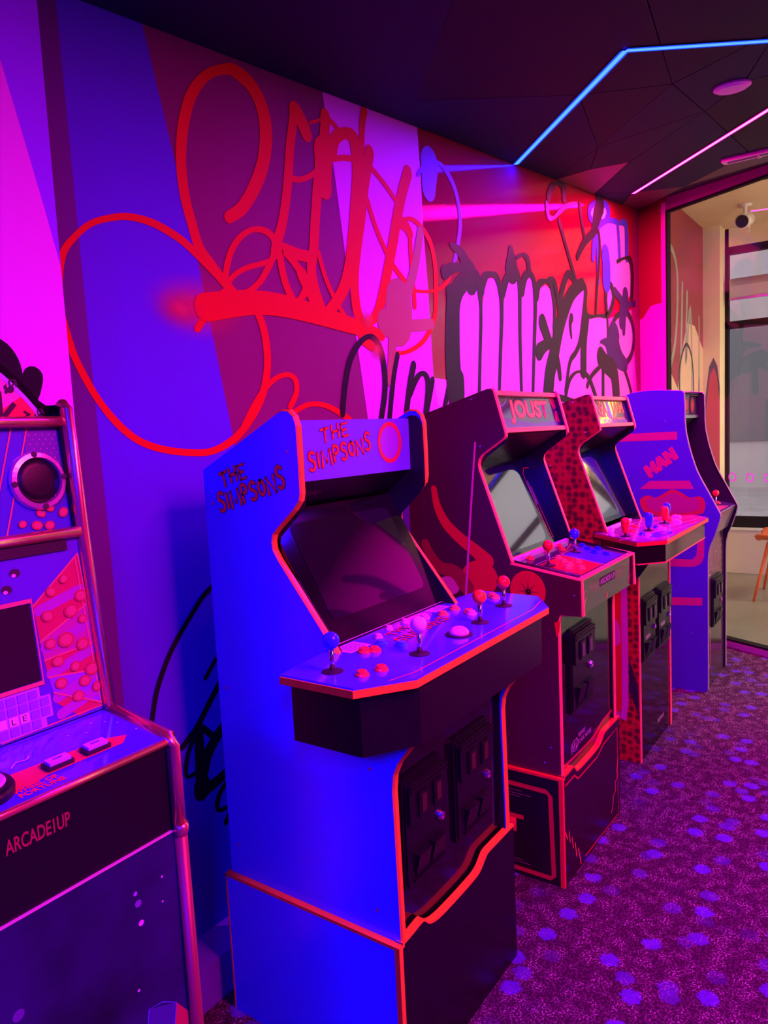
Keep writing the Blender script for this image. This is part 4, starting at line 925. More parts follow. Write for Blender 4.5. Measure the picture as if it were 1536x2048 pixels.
fixn(MB().prism_f(sf_, rrect(.02, .345, .03, sh - .025, .03), 0, .0012).build('screen', M_screen, cabJ))
bz_ = [o for o in cabJ.children if o.name.startswith('bezel')][-1]
MB().ribbon(sf_, [(.375, .03, .004), (.375, .27, .004), (.40, .29, .004), (.44, .29, .004)], .0008, smooth=0).build('bezel_line', pm('red_bezel_ink', (.40, .02, .03), .3), bz_)
MB().ribbon(sf_, [(.395, .03, .003), (.395, .22, .003)], .0008, smooth=0).build('bezel_line', pm('red_bezel_ink', (.40, .02, .03), .3), bz_)
MB().ribbon(sf_, [(.385, .16, .010), (.385, .24, .010)], .0008, smooth=0).build('bezel_line', pm('blue_bezel_ink', (.03, .03, .35), .3), bz_)
MB().ribbon(sf_, [(.02, .012, .006), (.36, .012, .006)], .0008, smooth=0).build('bezel_line', pm('red_bezel_ink', (.40, .02, .03), .3), bz_)
# plain stand-in shapes for the side artwork: a sweeping red band, a pink pole, a red disc
JF = Frame((0, 0, 0), (0, -1, 0), (0, 0, 1)); uJ = lambda Y: -(Y - Y0)
M_jred = pm('side_red_ink', (.80, .02, .02), .35); M_jdred = pm('side_dark_red_ink', (.36, .02, .025), .35); M_jpink = pm('side_pink_ink', (.80, .22, .32), .35)
MB().ribbon(JF, [(uJ(1.205), 1.185, .020), (uJ(1.195), 1.13, .026), (uJ(1.165), 1.075, .032), (uJ(1.115), 1.03, .036), (uJ(1.065), .995, .040), (uJ(1.03), .965, .050)], .0006).build('red_band', M_jred, jl)
MB().disc(JF, uJ(1.055), .912, .062, .055, .0007, 24).build('red_patch', M_jred, jl)
MB().ribbon(JF, [(uJ(1.245), 1.01, .030), (uJ(1.225), .97, .034), (uJ(1.19), .935, .040), (uJ(1.14), .925, .044), (uJ(1.10), .88, .05)], .0009).build('dark_red_band', M_jdred, jl)
MB().ribbon(JF, [(uJ(1.054), 1.322, .007), (uJ(1.075), 1.134, .007), (uJ(1.108), .82, .008)], .0014).build('pink_pole', M_jpink, jl)
MB().disc(JF, uJ(1.165), .88, .04, .03, .0008, 18).build('pink_patch', M_jpink, jl)
MB().disc(JF, uJ(.898), .886, .056, .060, .0010, 28).build('red_disc', M_jred, jl)
for k_ in range(8):
    a_ = k_*math.pi/4; cu_, cv_ = uJ(.896), .884
    MB().flat(JF, [(cu_ + .034*math.cos(a_), cv_ + .036*math.sin(a_)), (cu_ + .005*math.cos(a_+1.2), cv_ + .005*math.sin(a_+1.2)), (cu_ + .005*math.cos(a_-1.2), cv_ + .005*math.sin(a_-1.2))], .0014).build('disc_ray', M_jdred, jl)
MB().flat(JF, [(uJ(.818), .800), (uJ(.80), .806), (uJ(.803), .775), (uJ(.812), .757)], .0012).build('red_tip', M_jred, jl)
for Y, z in ((1.063, 1.451), (1.241, 1.403), (1.04, 1.311), (.759, .883), (1.262, .80), (.84, .42), (.86, .37), (1.262, .42)): screw(jl, JF, uJ(Y), z)
# deck between the extended side cheeks
dk = Frame((.016, .740 - Y0, .9275), (1, 0, 0), (0, .215, .035))
dl = math.hypot(.215, .035)
M_jdeck = pm('plum_panel_print', (.05, .02, .07), .16, coat=.3)
jd = fixn(MB().fbox(dk, 0, J_W - .032, 0, dl, -.012, 0).build('control_panel', M_jdeck, cabJ))
MB().flat(dk, [(.05, .02), (.23, .02), (.23, .15), (.05, .15)], .0006).build('player_field', pm('player_red_print', (.55, .02, .03), .2), jd)
MB().flat(dk, [(.232, .02), (.42, .02), (.42, .15), (.232, .15)], .0006).build('player_field', pm('player_blue_print', (.05, .05, .60), .2), jd)
for pts in ([(.04, .012), (.228, .012), (.228, .158), (.04, .158)], [(.236, .012), (.43, .012), (.43, .158), (.236, .158)]):
    MB().ribbon(dk, [(u, v, .0022) for u, v in pts + pts[:1]], .0010, smooth=0).build('panel_line', pm('pink_line_ink', (.78, .40, .60), .3), jd)
fixn(MB().fbox(dk, 0, J_W - .032, -.004, .012, -.002, .003).build('front_trim', M_pinktr, cabJ))
fixn(MB().fbox(dk, 0, J_W - .06, dl - .008, dl + .004, 0, .012).build('panel_lip', pm('violet_lip', (.62, .40, .72), .25), cabJ))
for x0 in (-.0005, J_W - .0165):
    fixn(MB().molding(LP([(.955, .962), (.737, .9275), (.735, .826)]), x0, x0 + .017, .004, 1).build('cheek_moulding', M_pinktr, cabJ))
fb = MB().box(.016, J_W - .016, .742 - Y0, .752 - Y0, .826, .925).build('deck_front', pm('olive_black_gloss', (.030, .032, .030), .10, spec=.7), cabJ)
DFF = Frame((.016, .742 - Y0, .826), (1, 0, 0), (0, 0, 1))
MB().flat(DFF, [(.15, .052), (.29, .052), (.29, .078), (.15, .078)], .0006).build('badge', M_ink, fb)
text('badge_lettering', 'ARCADE1UP', pm('lilac_ink', (.62, .45, .62), .4), fb, DFF, .155, .057, .016, .13, w=.0010)
for k_ in range(4):
    for s_ in (0, 1):
        x0 = (.06 + k_*.012, .30)[s_]; x1 = (.145, .395 - k_*.012)[s_]
        MB().ribbon(DFF, [(x0, .072 - k_*.008, .0012), (x1, .072 - k_*.008, .0012)], .0007, smooth=0).build('speed_line', pm('peach_ink', (.5, .25, .18), .4), fb)
flame = lambda F, par, u0, v0, sc, n_: MB().ribbon(F, [(u0 + sc*(.3*i + (.25 if i % 2 else -.1)), v0 + sc*(1.4 if i % 2 else .2)*(1 - .05*i), .0035) for i in range(n_)], .0008, smooth=0).build('flame_line', pm('flame_ink', (.80, .22, .08), .4), par)
for u0, v0, sc, n_ in ((.01, .02, .020, 4), (.20, .004, .016, 5), (.42, .01, .022, 4), (.012, .05, .012, 4)): flame(DFF, fb, u0, v0, sc, n_)
tl = math.atan2(.035, .215)
def dxy(X, Y): return X - J_X, Y - Y0, .9275 + (Y - .740)*.035/.215 + .0005
x, y, z = dxy(2.045, .868); stick(cabJ, x, y, z, M_red)
x, y, z = dxy(2.290, .880); stick(cabJ, x, y, z, M_blue)
M_dblue = pm('deep_blue_button', (.02, .04, .55), .15)
for X, Y, mt, r_ in ((2.065, .935, M_redbtn, .013), (2.215, .945, M_redbtn, .013), (2.315, .945, M_redbtn, .013), (2.150, .880, M_orbtn, .012), (2.125, .852, M_orbtn, .012), (2.100, .825, M_orbtn, .012), (2.16, .82, M_orbtn, .012), (2.095, .786, M_orbtn, .012), (2.06, .815, M_orbtn, .012),
                     (2.390, .892, M_dblue, .012), (2.360, .862, M_dblue, .012), (2.330, .830, M_dblue, .012), (2.395, .840, M_dblue, .012), (2.345, .795, M_dblue, .012), (2.27, .915, M_redbtn, .012)):
    x, y, z = dxy(X, Y); button(cabJ, x, y, z, mt, r_, tl)
MB().box(.016, J_W - .016, .815 - Y0, .828 - Y0, .20, .826).build('front_panel', M_gloss, cabJ)
CJ = Frame((-J_X, .815 - Y0, 0), (1, 0, 0), (0, 0, 1))
coin_door(cabJ, CJ, 2.045, .492, .190, .262)
fp = [o for o in cabJ.children if o.name.startswith('front_panel')][-1]
M_lilac = pm('lilac_ink', (.62, .45, .62), .4)
text('print_lettering', 'MIDWAY', M_lilac, fp, CJ, 2.118, .398, .014, .060)
text('print_lettering', 'CLASSIC ARCADE', M_lilac, fp, CJ, 2.118, .377, .014, .112)
MB().ribbon(CJ, [(2.060, .365, .003), (2.066, .395, .003), (2.075, .372, .003), (2.084, .398, .003), (2.088, .372, .003)], .0008, smooth=3).build('print_emblem', M_lilac, fp)
MB().ribbon(CJ, [(2.098, .372, .003), (2.098, .402, .003), (2.110, .396, .003), (2.112, .380, .003), (2.098, .372, .003)], .0008, smooth=3).build('print_emblem', M_lilac, fp)
MB().ring(CJ, 2.087, .385, .032, .018, .0018, .0008, 24).build('print_emblem', M_lilac, fp)
MB().ribbon(CJ, [(1.98, .352, .010), (2.23, .350, .010), (2.33, .372, .010), (2.43, .378, .010)], .0007).build('red_line', pm('dark_red_gloss', (.45, .02, .05), .2), fp)
wvj = [(-.002, .336), (.05, .337), (.072, .338), (.085, .330), (.100, .316), (.135, .312), (.20, .312), (.28, .315), (.315, .321), (.340, .336), (.355, .343), (.40, .344), (.506, .344)]
M_jris = pm('black_riser_vinyl', (.014, .003, .008), .3)
rs, rf, RF = riser(cabJ, J_W, .800, 1.300, .330, M_jris, M_jris, M_redtrim, wvj)
MB().ribbon(JF, [(uJ(u), v, .014) for u, v in ((1.27, .292), (.850, .288), (.838, .276), (.832, .030), (.842, .020), (1.27, .020))], .0148, smooth=0).build('red_border', pm('border_red_ink', (.62, .02, .03), .35), rs)
text('side_lettering', 'JOUST', pm('side_red_ink2', (.72, .04, .03), .4), rs, JF, uJ(1.24), .120, .075, .315, w=.0152, bold=.05)
for v0 in (.27, .26, .252, .06, .05, .042):
    MB().ribbon(JF, [(uJ(1.20 - (v0 % .01)*6), v0, .0012), (uJ(.90 + (v0 % .02)*3), v0, .0012)], .0152, smooth=0).build('speed_line', pm('peach_ink', (.5, .25, .18), .4), rs)
MB().ribbon(RF, [(.01 + u, v - .016, .006) for u, v in ((.0, .325), (.07, .327), (.10, .305), (.27, .306), (.33, .326), (.47, .332), (.472, .02), (.15, .03))], .0006, smooth=0).build('red_border', pm('border_red_ink', (.62, .02, .03), .35), rf)
for pts in ([(.0, .17), (.015, .14), (.03, .16), (.035, .12), (.05, .13), (.06, .09), (.075, .10), (.085, .05), (.10, .07), (.12, .01)], [(.485, .20), (.47, .17), (.475, .14), (.45, .13), (.455, .10), (.43, .09), (.425, .06), (.41, .04)]):
    MB().ribbon(RF, [(u, v, .006) for u, v in pts], .0008, smooth=0).build('flame_line', pm('flame_ink', (.80, .22, .08), .4), rf)

# ---- basketball cabinet
N_X, N_W = 2.870, .470
cabN = thing('arcade_cabinet', 'red four-player arcade cabinet with pebbled basketball print and bat-top joysticks', 'arcade cabinet', (N_X, Y0, 0))
def ball_skin():
    m = bpy.data.materials.new('pebbled_basketball_print'); m.use_nodes = True
    nt = m.node_tree; b = nt.nodes['Principled BSDF']; b.inputs['Roughness'].default_value = .32
    tc = nt.nodes.new('ShaderNodeTexCoord'); v = nt.nodes.new('ShaderNodeTexVoronoi'); v.inputs['Scale'].default_value = 38; v.inputs['Randomness'].default_value = .5
    mp = nt.nodes.new('ShaderNodeMapping'); mp.inputs['Scale'].default_value = (0, 1, 1)
    nt.links.new(tc.outputs['Object'], mp.inputs[0]); nt.links.new(mp.outputs[0], v.inputs['Vector'])
    q = nt.nodes.new('ShaderNodeValToRGB'); q.color_ramp.elements[0].position = .30; q.color_ramp.elements[0].color = (.10, .008, .014, 1)
    q.color_ramp.elements[1].position = .62; q.color_ramp.elements[1].color = (.50, .015, .02, 1)
    nt.links.new(v.outputs['Distance'], q.inputs[0]); nt.links.new(q.outputs[0], b.inputs['Base Color']); return m
M_ball = ball_skin()
nl, nr, qf, qh, sf_, sh = legacy(cabN, N_W, 0.0, .035, M_ball, M_pinktr, box_deck=False)
nm_ = [o for o in cabN.children if o.name.startswith('marquee') and 'trim' not in o.name][0]
M_nba = pm('crimson_letter_ink', (.62, .05, .10), .3)
text('marquee_lettering', 'NBA', M_nba, nm_, qf, .045, .038, .070, .135, w=-.0052, bold=.03)
text('marquee_lettering', 'JAM', pm('orange_letter_ink', (.80, .30, .05), .3), nm_, qf, .235, .038, .070, .160, w=-.0052, bold=.03)
text('marquee_lettering', 'TOURNAMENT EDITION', pm('violet_letter_ink', (.35, .18, .62), .3), nm_, qf, .10, .010, .018, .30, w=-.0052)
MB().flat(qf, [(.178, .030), (.222, .030), (.215, .105), (.185, .105)], -.0055).build('marquee_field', pm('violet_ink2', (.20, .08, .45), .3), nm_)
for k_ in range(6): MB().flat(qf, [(.20+k_*.03, .028), (.225+k_*.03, .028), (.225+k_*.03, .036), (.20+k_*.03, .036)], -.0055).build('marquee_field', M_nba, nm_)
fixn(MB().fbox(sf_, 0, N_W - .032, 0, sh, -.012, 0).build('bezel', M_gloss, cabN))
fixn(MB().prism_f(sf_, rrect(.012, .30, .02, sh - .03, .03), 0, .0012).build('screen', M_screen, cabN))
NF = Frame((0, 0, 0), (0, -1, 0), (0, 0, 1)); uN = uJ
M_nred = pm('flat_red_print', (.62, .012, .02), .35); M_nmag = pm('magenta_print', (.58, .10, .40), .35)
MB().flat(NF, [(uN(1.25), .90), (uN(.915), .90), (uN(.915), .22), (uN(.95), .18), (uN(1.25), .18)], .0007).build('red_field', M_nred, nl)
MB().ribbon(NF, [(uN(.905), .92, .026), (uN(.905), .24, .026), (uN(.93), .19, .026), (uN(1.0), .175, .026)], .0010, smooth=2).build('magenta_band', M_nmag, nl)
MB().ribbon(NF, [(uN(1.02), .62, .08), (uN(.97), .55, .09), (uN(.95), .50, .06)], .0009).build('magenta_patch', M_nmag, nl)
MB().flat(NF, [(uN(.888), .43), (uN(.852), .315), (uN(.850), .19), (uN(.888), .30)], .0008).build('black_flash', M_ink, nl)
MB().flat(NF, [(uN(.888), .93), (uN(.80), .90), (uN(.79), .84), (uN(.845), .76), (uN(.888), .76)], .0008).build('black_flash', M_ink, nl)
for Y, z in ((1.10, 1.452), (1.05, 1.33), (.865, .42), (1.2, 1.2)): screw(nl, NF, uN(Y), z)
ND = [(-.010, 1.015), (-.192, .795), (-.105, .712), (.575, .712), (.662, .795), (.480, 1.015), (.455, 1.020), (.016, 1.020)]
M_ndeck = pm('court_panel_print', (.36, .05, .32), .16, coat=.4)
tp, bxx = deck(cabN, ND, .930, M_ndeck, M_redtrim, M_gloss, .085)
NDF = Frame((0, -Y0, .930), (1, 0, 0), (0, 1, 0))
M_court = pm('court_line_ink', (.80, .45, .55), .3)
MB().disc(NDF, .02, .765, .10, .036, .0004, 28).build('court_key', pm('court_blue_print', (.06, .05, .62), .2), tp)
MB().flat(NDF, [(.34, .72), (.56, .72), (.650, .80), (.50, .98), (.47, .98)], .0003).build('court_area', pm('court_red_print', (.62, .02, .10), .2), tp)
MB().ring(NDF, .02, .765, .104, .040, .003, .0007).build('court_line', M_court, tp)
MB().ring(NDF, .49, .88, .05, .04, .003, .0007).build('court_line', M_court, tp)
for a_, b_ in (((-.19, .86), (.56, .735)), ((-.03, .98), (-.10, .75)), ((.10, .95), (.62, .78)), ((.22, .98), (.60, .86)), ((.57, .72), (.50, .98)), ((.02, .765), (.42, .722)), ((-.12, .87), (.05, .985))):
    MB().ribbon(NDF, [(*a_, .0028), (*b_, .0028)], .0009, smooth=0).build('court_line', M_court, tp)
fixn(MB().box(.02, N_W - .06, .995 - Y0, 1.005 - Y0, .930, .938).build('panel_lip', pm('violet_lip', (.62, .40, .72), .25), tp))
for x, y, mt in ((-.075, .872, M_red), (.105, .835, M_blue), (.340, .835, M_red), (.490, .865, M_blue)): stick(cabN, x, y - Y0, .930, mt, ball=False)
M_lbtn = pm('lilac_button', (.72, .42, .72), .25)
for x, y, mt in ((-.02, .826, M_blue), (-.03, .80, M_lbtn), (.145, .79, M_lbtn), (.17, .81, M_lbtn), (.19, .83, M_blue), (.385, .79, M_lbtn), (.41, .81, M_lbtn), (.42, .835, M_redbtn), (.55, .83, M_lbtn), (.565, .85, M_lbtn), (.20, .925, M_redbtn), (.17, .905, M_redbtn), (.22, .94, M_lbtn), (.0, .955, M_lbtn), (.07, .975, M_lbtn), (-.06, .93, M_lbtn), (.05, .885, M_redbtn)):
    button(cabN, x, y - Y0, .930, mt, .0125)
MB().box(.016, N_W - .016, .850 - Y0, .862 - Y0, .0, .84).build('front_panel', M_gloss, cabN)
CN = Frame((-N_X, .850 - Y0, 0), (1, 0, 0), (0, 0, 1))
coin_door(cabN, CN, 2.892, .405, .182, .262); coin_door(cabN, CN, 3.112, .405, .190, .262)
fp = [o for o in cabN.children if o.name.startswith('front_panel')][-1]
text('print_lettering', 'MIDWAY', M_lilac, fp, CN, 3.13, .075, .018, .10)
MB().flat(CN, [(2.925, .495), (2.988, .495), (2.988, .511), (2.925, .511)], .0127).build('grey_label', pm('grey_label', (.30, .26, .28), .4), fp)
MB().flat(CN, [(3.145, .495), (3.208, .495), (3.208, .511), (3.145, .511)], .0127).build('grey_label', pm('grey_label', (.30, .26, .28), .4), fp)
fixn(MB().prism_z([(x, y - Y0) for x, y in inset(ND, .018)], .840, .8445).build('deck_underline', M_pinktr, cabN))

# ================================================================== far blue cabinet with swept front
P_X, P_W = 3.814, .450
cabP = thing('arcade_cabinet', 'tall royal blue arcade cabinet with swept front and pink side bars, farthest in the row', 'arcade cabinet', (P_X, Y0, 0))
M_pside = pm('royal_blue_vinyl', (.055, .03, .40), .32, vary=.02)
PP = [(1.290, 0), (1.290, 1.460), (1.153, 1.508), (1.090, 1.514), (1.030, 1.514), (.960, 1.508), (.908, 1.502), (.898, 1.492), (.895, 1.420), (.895, 1.360), (.890, 1.300), (.876, 1.231), (.861, 1.175), (.842, 1.116), (.820, 1.068), (.793, 1.017),
      (.735, .903), (.733, .890), (.738, .865), (.760, .795), (.780, .745), (.788, .705), (.790, .660), (.790, .015), (.800, 0)]
M_grey = pm('grey_edge_trim', (.30, .28, .29), .4)
pl_, pr_ = body_sides(cabP, PP, P_W, M_pside, M_dark, M_grey, 2, 23, tm=.003)
pr_.data.materials[0] = M_black
PFm = Frame((0, 0, 0), (0, -1, 0), (0, 0, 1))
M_ppink = pm('side_magenta_ink', (.45, .03, .15), .35); M_ppk2 = pm('side_magenta_dark_ink', (.36, .03, .15), .35)
for pts in ([(1.288, 1.303), (.93, 1.306), (.93, 1.266), (1.288, 1.265)], [(1.065, 1.062), (.874, 1.064), (.852, 1.022), (1.116, 1.021)], [(.98, .471), (.814, .482), (.816, .442), (.98, .430)],
            [(.98, .669), (.863, .671), (.843, .690), (.836, .769), (.805, .777), (.806, .690), (.818, .655), (.845, .638), (.877, .633), (.98, .629)]):
    MB().flat(PFm, [(-(y - Y0), z) for y, z in pts], .0006).build('side_bar', M_ppink, pl_)
def slab_letter(ch, o, u_, v_, hu, hv):
    G = dict(M=[(0, 0), (0, 1), (.25, 1), (.5, .55), (.75, 1), (1, 1), (1, 0), (.72, 0), (.72, .5), (.5, .2), (.28, .5), (.28, 0)], A=[(0, 0), (.33, 1), (.67, 1), (1, 0), (.72, 0), (.64, .25), (.36, .25), (.28, 0)],
             N=[(0, 0), (0, 1), (.3, 1), (.7, .45), (.7, 1), (1, 1), (1, 0), (.7, 0), (.3, .55), (.3, 0)])[ch]
    return [(o[0] + a_*u_[0]*hu + b_*v_[0]*hv, o[1] + a_*u_[1]*hu + b_*v_[1]*hv) for a_, b_ in G]
uu = (math.cos(R(36)), math.sin(R(36))); vv = (-math.sin(R(30)), math.cos(R(30)))
o0 = (-(1.062 - Y0), 1.078)
for k_, ch in enumerate('MAN'):
    oo = (o0[0] + uu[0]*.057*k_, o0[1] + uu[1]*.057*k_)
    ps = slab_letter(ch, oo, uu, vv, .054, .062)
    MB().ribbon(PFm, [(a_, b_, .006) for a_, b_ in ps + ps[:1]], .0007, smooth=0).build('side_letter_outline', M_redink, pl_)
    MB().flat(PFm, ps, .0009).build('side_letter', M_ppink, pl_)
# plain rounded stand-in patch for the larger side picture
blob = [(1.114, .961), (1.076, .989), (1.034, .978), (.987, 1.005), (.955, 1.020), (.915, 1.006), (.872, .980), (.823, .986), (.801, .955), (.808, .908), (.842, .895), (.922, .879), (1.077, .895)]
bl_ = catmull([(-(y - Y0), z) for y, z in blob], 4, True)
MB().flat(PFm, bl_, .0011).build('side_patch', pm('side_red_patch_ink', (.48, .02, .05), .35), pl_)
cxb = sum(q[0] for q in bl_)/len(bl_); cyb = sum(q[1] for q in bl_)/len(bl_)
MB().flat(PFm, [(cxb + (a_-cxb)*.82, cyb + (b_-cyb)*.72) for a_, b_ in bl_], .0015).build('side_patch', M_ppk2, pl_)
for Y, z in ((.985, 1.36), (.955, 1.497), (.83, .66), (.83, .56), (1.0, .33), (.83, .10), (.86, .30)): screw(pl_, PFm, -(Y - Y0), z, .003)
MB().box(.016, P_W - .016, 1.27 - Y0, 1.285 - Y0, 0, 1.46).build('back_panel', M_black, cabP)
fixn(MB().prism_x(LP([(1.28, 1.445), (1.28, 1.455), (1.15, 1.50), (.92, 1.498), (.92, 1.488), (1.15, 1.49)]), .016, P_W - .016).build('top_panel', M_black, cabP))
mqp = MB().box(.016, P_W - .016, .935 - Y0, .945 - Y0, 1.385, 1.488).build('marquee', M_mq, cabP)
MB().box(.016, P_W - .016, .925 - Y0, .945 - Y0, 1.370, 1.385).build('marquee_trim', M_steel, cabP)
MB().box(.016, P_W - .016, .920 - Y0, .945 - Y0, 1.487, 1.494).build('marquee_trim', M_steel, cabP)
MPF = Frame((.016, .935 - Y0, 1.385), (1, 0, 0), (0, 0, 1))
for u0, c_ in ((.10, (.55, .03, .05)), (.20, (.40, .02, .06)), (.32, (.50, .03, .05))):
    MB().disc(MPF, u0, .052, .040, .040, .0008, 20).build('marquee_badge', pm('marquee_badge_%d' % int(u0*100), c_, .3), mqp)
    MB().ring(MPF, u0, .052, .034, .034, .004, .0012).build('marquee_badge_ring', M_ink, mqp)
fixn(MB().prism_x(LP([(.94, 1.37), (.95, 1.37), (1.05, 1.27), (1.04, 1.265)]), .016, P_W - .016).build('speaker_panel', M_dark, cabP))
scf = Frame((.016, .88 - Y0, .93), (1, 0, 0), (0, .16, .335)); shp = math.hypot(.16, .335)
fixn(MB().fbox(scf, 0, P_W - .032, 0, shp, -.012, 0).build('bezel', M_dark, cabP))
fixn(MB().prism_f(scf, rrect(.05, P_W - .082, .04, shp - .04, .02), 0, .0012).build('screen', M_screen, cabP))
pdk = Frame((.016, .745 - Y0, .905), (1, 0, 0), (0, .14, .030))
dp = fixn(MB().fbox(pdk, 0, P_W - .032, 0, .143, -.012, 0).build('control_panel', pm('blue_black_print', (.06, .04, .16), .15, coat=.3), cabP))
MB().flat(pdk, [(.02, .01), (.30, .01), (.22, .06), (.05, .10)], .0006).build('panel_print', M_ppink, dp)
fixn(MB().prism_x(LP([(.740, .900), (.750, .905), (.790, .79), (.780, .785)]), .016, P_W - .016).build('deck_front', pm('brushed_deck_front', (.16, .14, .18), .18, spec=.7), cabP))
stick(cabP, .262, .805 - Y0, .919, M_red)
for x, y in ((.30, .80), (.33, .81), (.13, .80)): button(cabP, x, y - Y0, .920, M_redbtn, .012)
pf = fixn(MB().prism_x(LP([(.800, 0), (.812, 0), (.812, .80), (.800, .79)]), .016, P_W - .016).build('front_panel', pm('maze_print_panel', (.055, .03, .045), .14, spec=.7), cabP))
CP = Frame((0, .800 - Y0, 0), (1, 0, 0), (0, 0, 1))
for pts in ([(.03, .55), (.03, .70), (.10, .70), (.10, .64), (.06, .64), (.06, .58), (.12, .58)], [(.14, .72), (.14, .60), (.20, .60), (.20, .68), (.26, .68)], [(.03, .10), (.03, .27), (.10, .30), (.10, .13), (.06, .09)]):
    MB().ribbon(CP, [(u, v, .006) for u, v in pts], .0007, smooth=0).build('maze_line', pm('maze_pink_ink', (.66, .18, .26), .4), pf)
MB().flat(CP, [(.04, .13), (.075, .15), (.075, .25), (.04, .23)], .0009).build('maze_block', M_ppink, pf)
for k_ in range(7):
    for j_ in range(3): MB().disc(CP, .30 + j_*.035, .52 + k_*.035, .006, .006, .0008, 8).build('maze_dot', pm('maze_pink_ink', (.66, .18, .26), .4), pf)
coin_door(cabP, Frame((0, .800 - Y0, 0), (1, 0, 0), (0, 0, 1)), .12, .30, .20, .26)

# ================================================================== casino-style cabinet at the left edge
W_X, W_W = .090, .525
cabW = thing('arcade_cabinet', 'casino-style arcade cabinet with prize wheel topper and gold edge trim, cut by the left edge', 'arcade cabinet', (W_X, Y0, 0))
WP = [(1.28, 0), (1.28, 1.425), (.994, 1.424), (.984, 1.418), (.970, 1.240), (.943, .984), (.936, .981), (.810, .966), (.805, .955), (.803, .837), (.795, .0)]
wl = body_sides(cabW, WP, W_W, M_gloss, M_dark, M_gloss, 2, 10, th=.018, tm=.002)
for o_, xm in ((wl[0], .009), (wl[1], W_W - .009)):
    pth = LP(WP[2:9]); MB().tube([(xm, y - .002, z) for y, z in pth] + [(xm, .003 - .002, .845)], .0095, 14).build('gold_edge', M_gold, o_, smooth=True)
    MB().tube([(xm, .001, .832), (xm, -.007, .002)], .0095, 14).build('gold_edge', pm('dull_gold_trim', (.22, .05, .05), .4, metal=.3), o_, smooth=True)
MB().box(.018, W_W - .018, 1.265 - Y0, 1.278 - Y0, 0, 1.42).build('back_panel', M_black, cabW)
MB().box(.018, W_W - .018, 1.02 - Y0, 1.27 - Y0, 1.405, 1.418).build('top_panel', M_black, cabW)
# wheel topper
TF = Frame((-W_X, 1.005 - Y0, 0), (1, 0, 0), (0, 0, 1))
cx_, cz_, rw = .352, 1.253, .277
prof = [(W_X + .02, 1.40), (W_X + .02, 1.424), (.118, 1.424), (.135, 1.430)] 
arc = [(cx_ + (rw + .012)*math.cos(R(a_)), cz_ + (rw + .012)*math.sin(R(a_))) for a_ in range(142, 37, -4)]
prof = [(W_X + .02, 1.40), (W_X + .02, 1.424), (.115, 1.424)] + arc + [(.590, 1.424), (W_X + W_W - .02, 1.424), (W_X + W_W - .02, 1.40)]
tpz = fixn(MB().prism_f(TF, prof, -.012, 0).build('topper_board', M_gloss, cabW))
wc = [(.80, .03, .06), (.80, .20, .40), (.45, .10, .60), (.10, .10, .60), (.80, .12, .08)]
for k_ in range(8):
    a0, a1 = 26 + k_*16, 26 + k_*16 + 16
    pts = [(cx_ + rw*math.cos(R(a0 + (a1-a0)*q/4)), cz_ + rw*math.sin(R(a0 + (a1-a0)*q/4))) for q in range(5)]
    pts = [q for q in pts if q[1] > 1.402]
    if len(pts) < 2: continue
    inner = [(cx_ + .20*math.cos(R(a_)), max(1.402, cz_ + .20*math.sin(R(a_)))) for a_ in (a1, (a0+a1)/2, a0)]
    MB().prism_f(TF, pts + inner, .0, .0012).build('wheel_wedge', pm('wedge_%d' % (k_ % 5), wc[k_ % 5], .35), tpz)
for uq, vq, body, sz, rq in ((.527, 1.445, '$', .024, -42), (.500, 1.420, 'N', .034, -42), (.567, 1.405, '$', .020, -32), (.548, 1.4035, '7', .016, -32), (.20, 1.44, '$', .024, 40)):
    text('wheel_figure', body, M_ink, tpz, TF, uq, vq, sz, w=.002, rotdeg=rq, bold=.03)
rim = [(cx_ + (rw - .002)*math.cos(R(a_)), cz_ + (rw - .002)*math.sin(R(a_)), .006) for a_ in range(33, 148, 4)]
MB().ribbon(TF, rim, .0016, smooth=0).build('wheel_rim', pm('lilac_rim', (.55, .40, .85), .3), tpz)
# gold bars
for (Y, z) in ((.985, 1.400), (.965, 1.243)):
    MB().tube([(.018, Y - Y0, z), (W_W - .018, Y - Y0, z)], .008, 12).build('gold_bar', M_gold, cabW, smooth=True)
# upper panel with speakers
UF = Frame((-W_X, .977 - Y0, 1.246), (1, 0, 0), (0, .016, .150))
up_ = fixn(MB().fbox(UF, W_X + .018, W_X + W_W - .018, 0, .152, -.012, 0).build('speaker_board', pm('deep_blue_print', (.05, .05, .42), .3), cabW))
MB().flat(UF, [(.20, 0), (.44, 0), (.50, .15), (.20, .15)], .0006).build('red_field', pm('brick_red_print', (.42, .02, .03), .3), up_)
MB().flat(UF, [(.545, .085), (.597, .085), (.597, .15), (.545, .15)], .0005).build('dotted_field', pm('dusk_violet_print', (.10, .04, .26), .4), up_)
for u0, u1 in ((.455, .507), (.478, .530), (.500, .552)): MB().ribbon(UF, [(u0, .0, .0022), (u1, .15, .0022)], .0011, smooth=0).build('gold_line', pm('gold_ink', (.62, .24, .14), .35), up_)
for j_ in range(9):
    for k_ in range(7): MB().disc(UF, .552 + j_*.0048, .098 + k_*.0065, .0010, .0010, .0011, 6).build('print_dot', M_nmag, up_) if (j_ + k_) % 2 == 0 else None
def coin(F, par, u, v, r_, a_=0.0, sq=.8):
    o = fixn(MB().disc(F, u, v, r_, r_*sq, .0006, 18, t=.0016, ang=a_).build('printed_coin', pm('coin_copper', (.46, .07, .05), .35), par))
    MB().disc(F, u, v, r_*.72, r_*.72*sq, .0026, 16, ang=a_).build('coin_face', pm('coin_rose', (.55, .14, .12), .4), par)
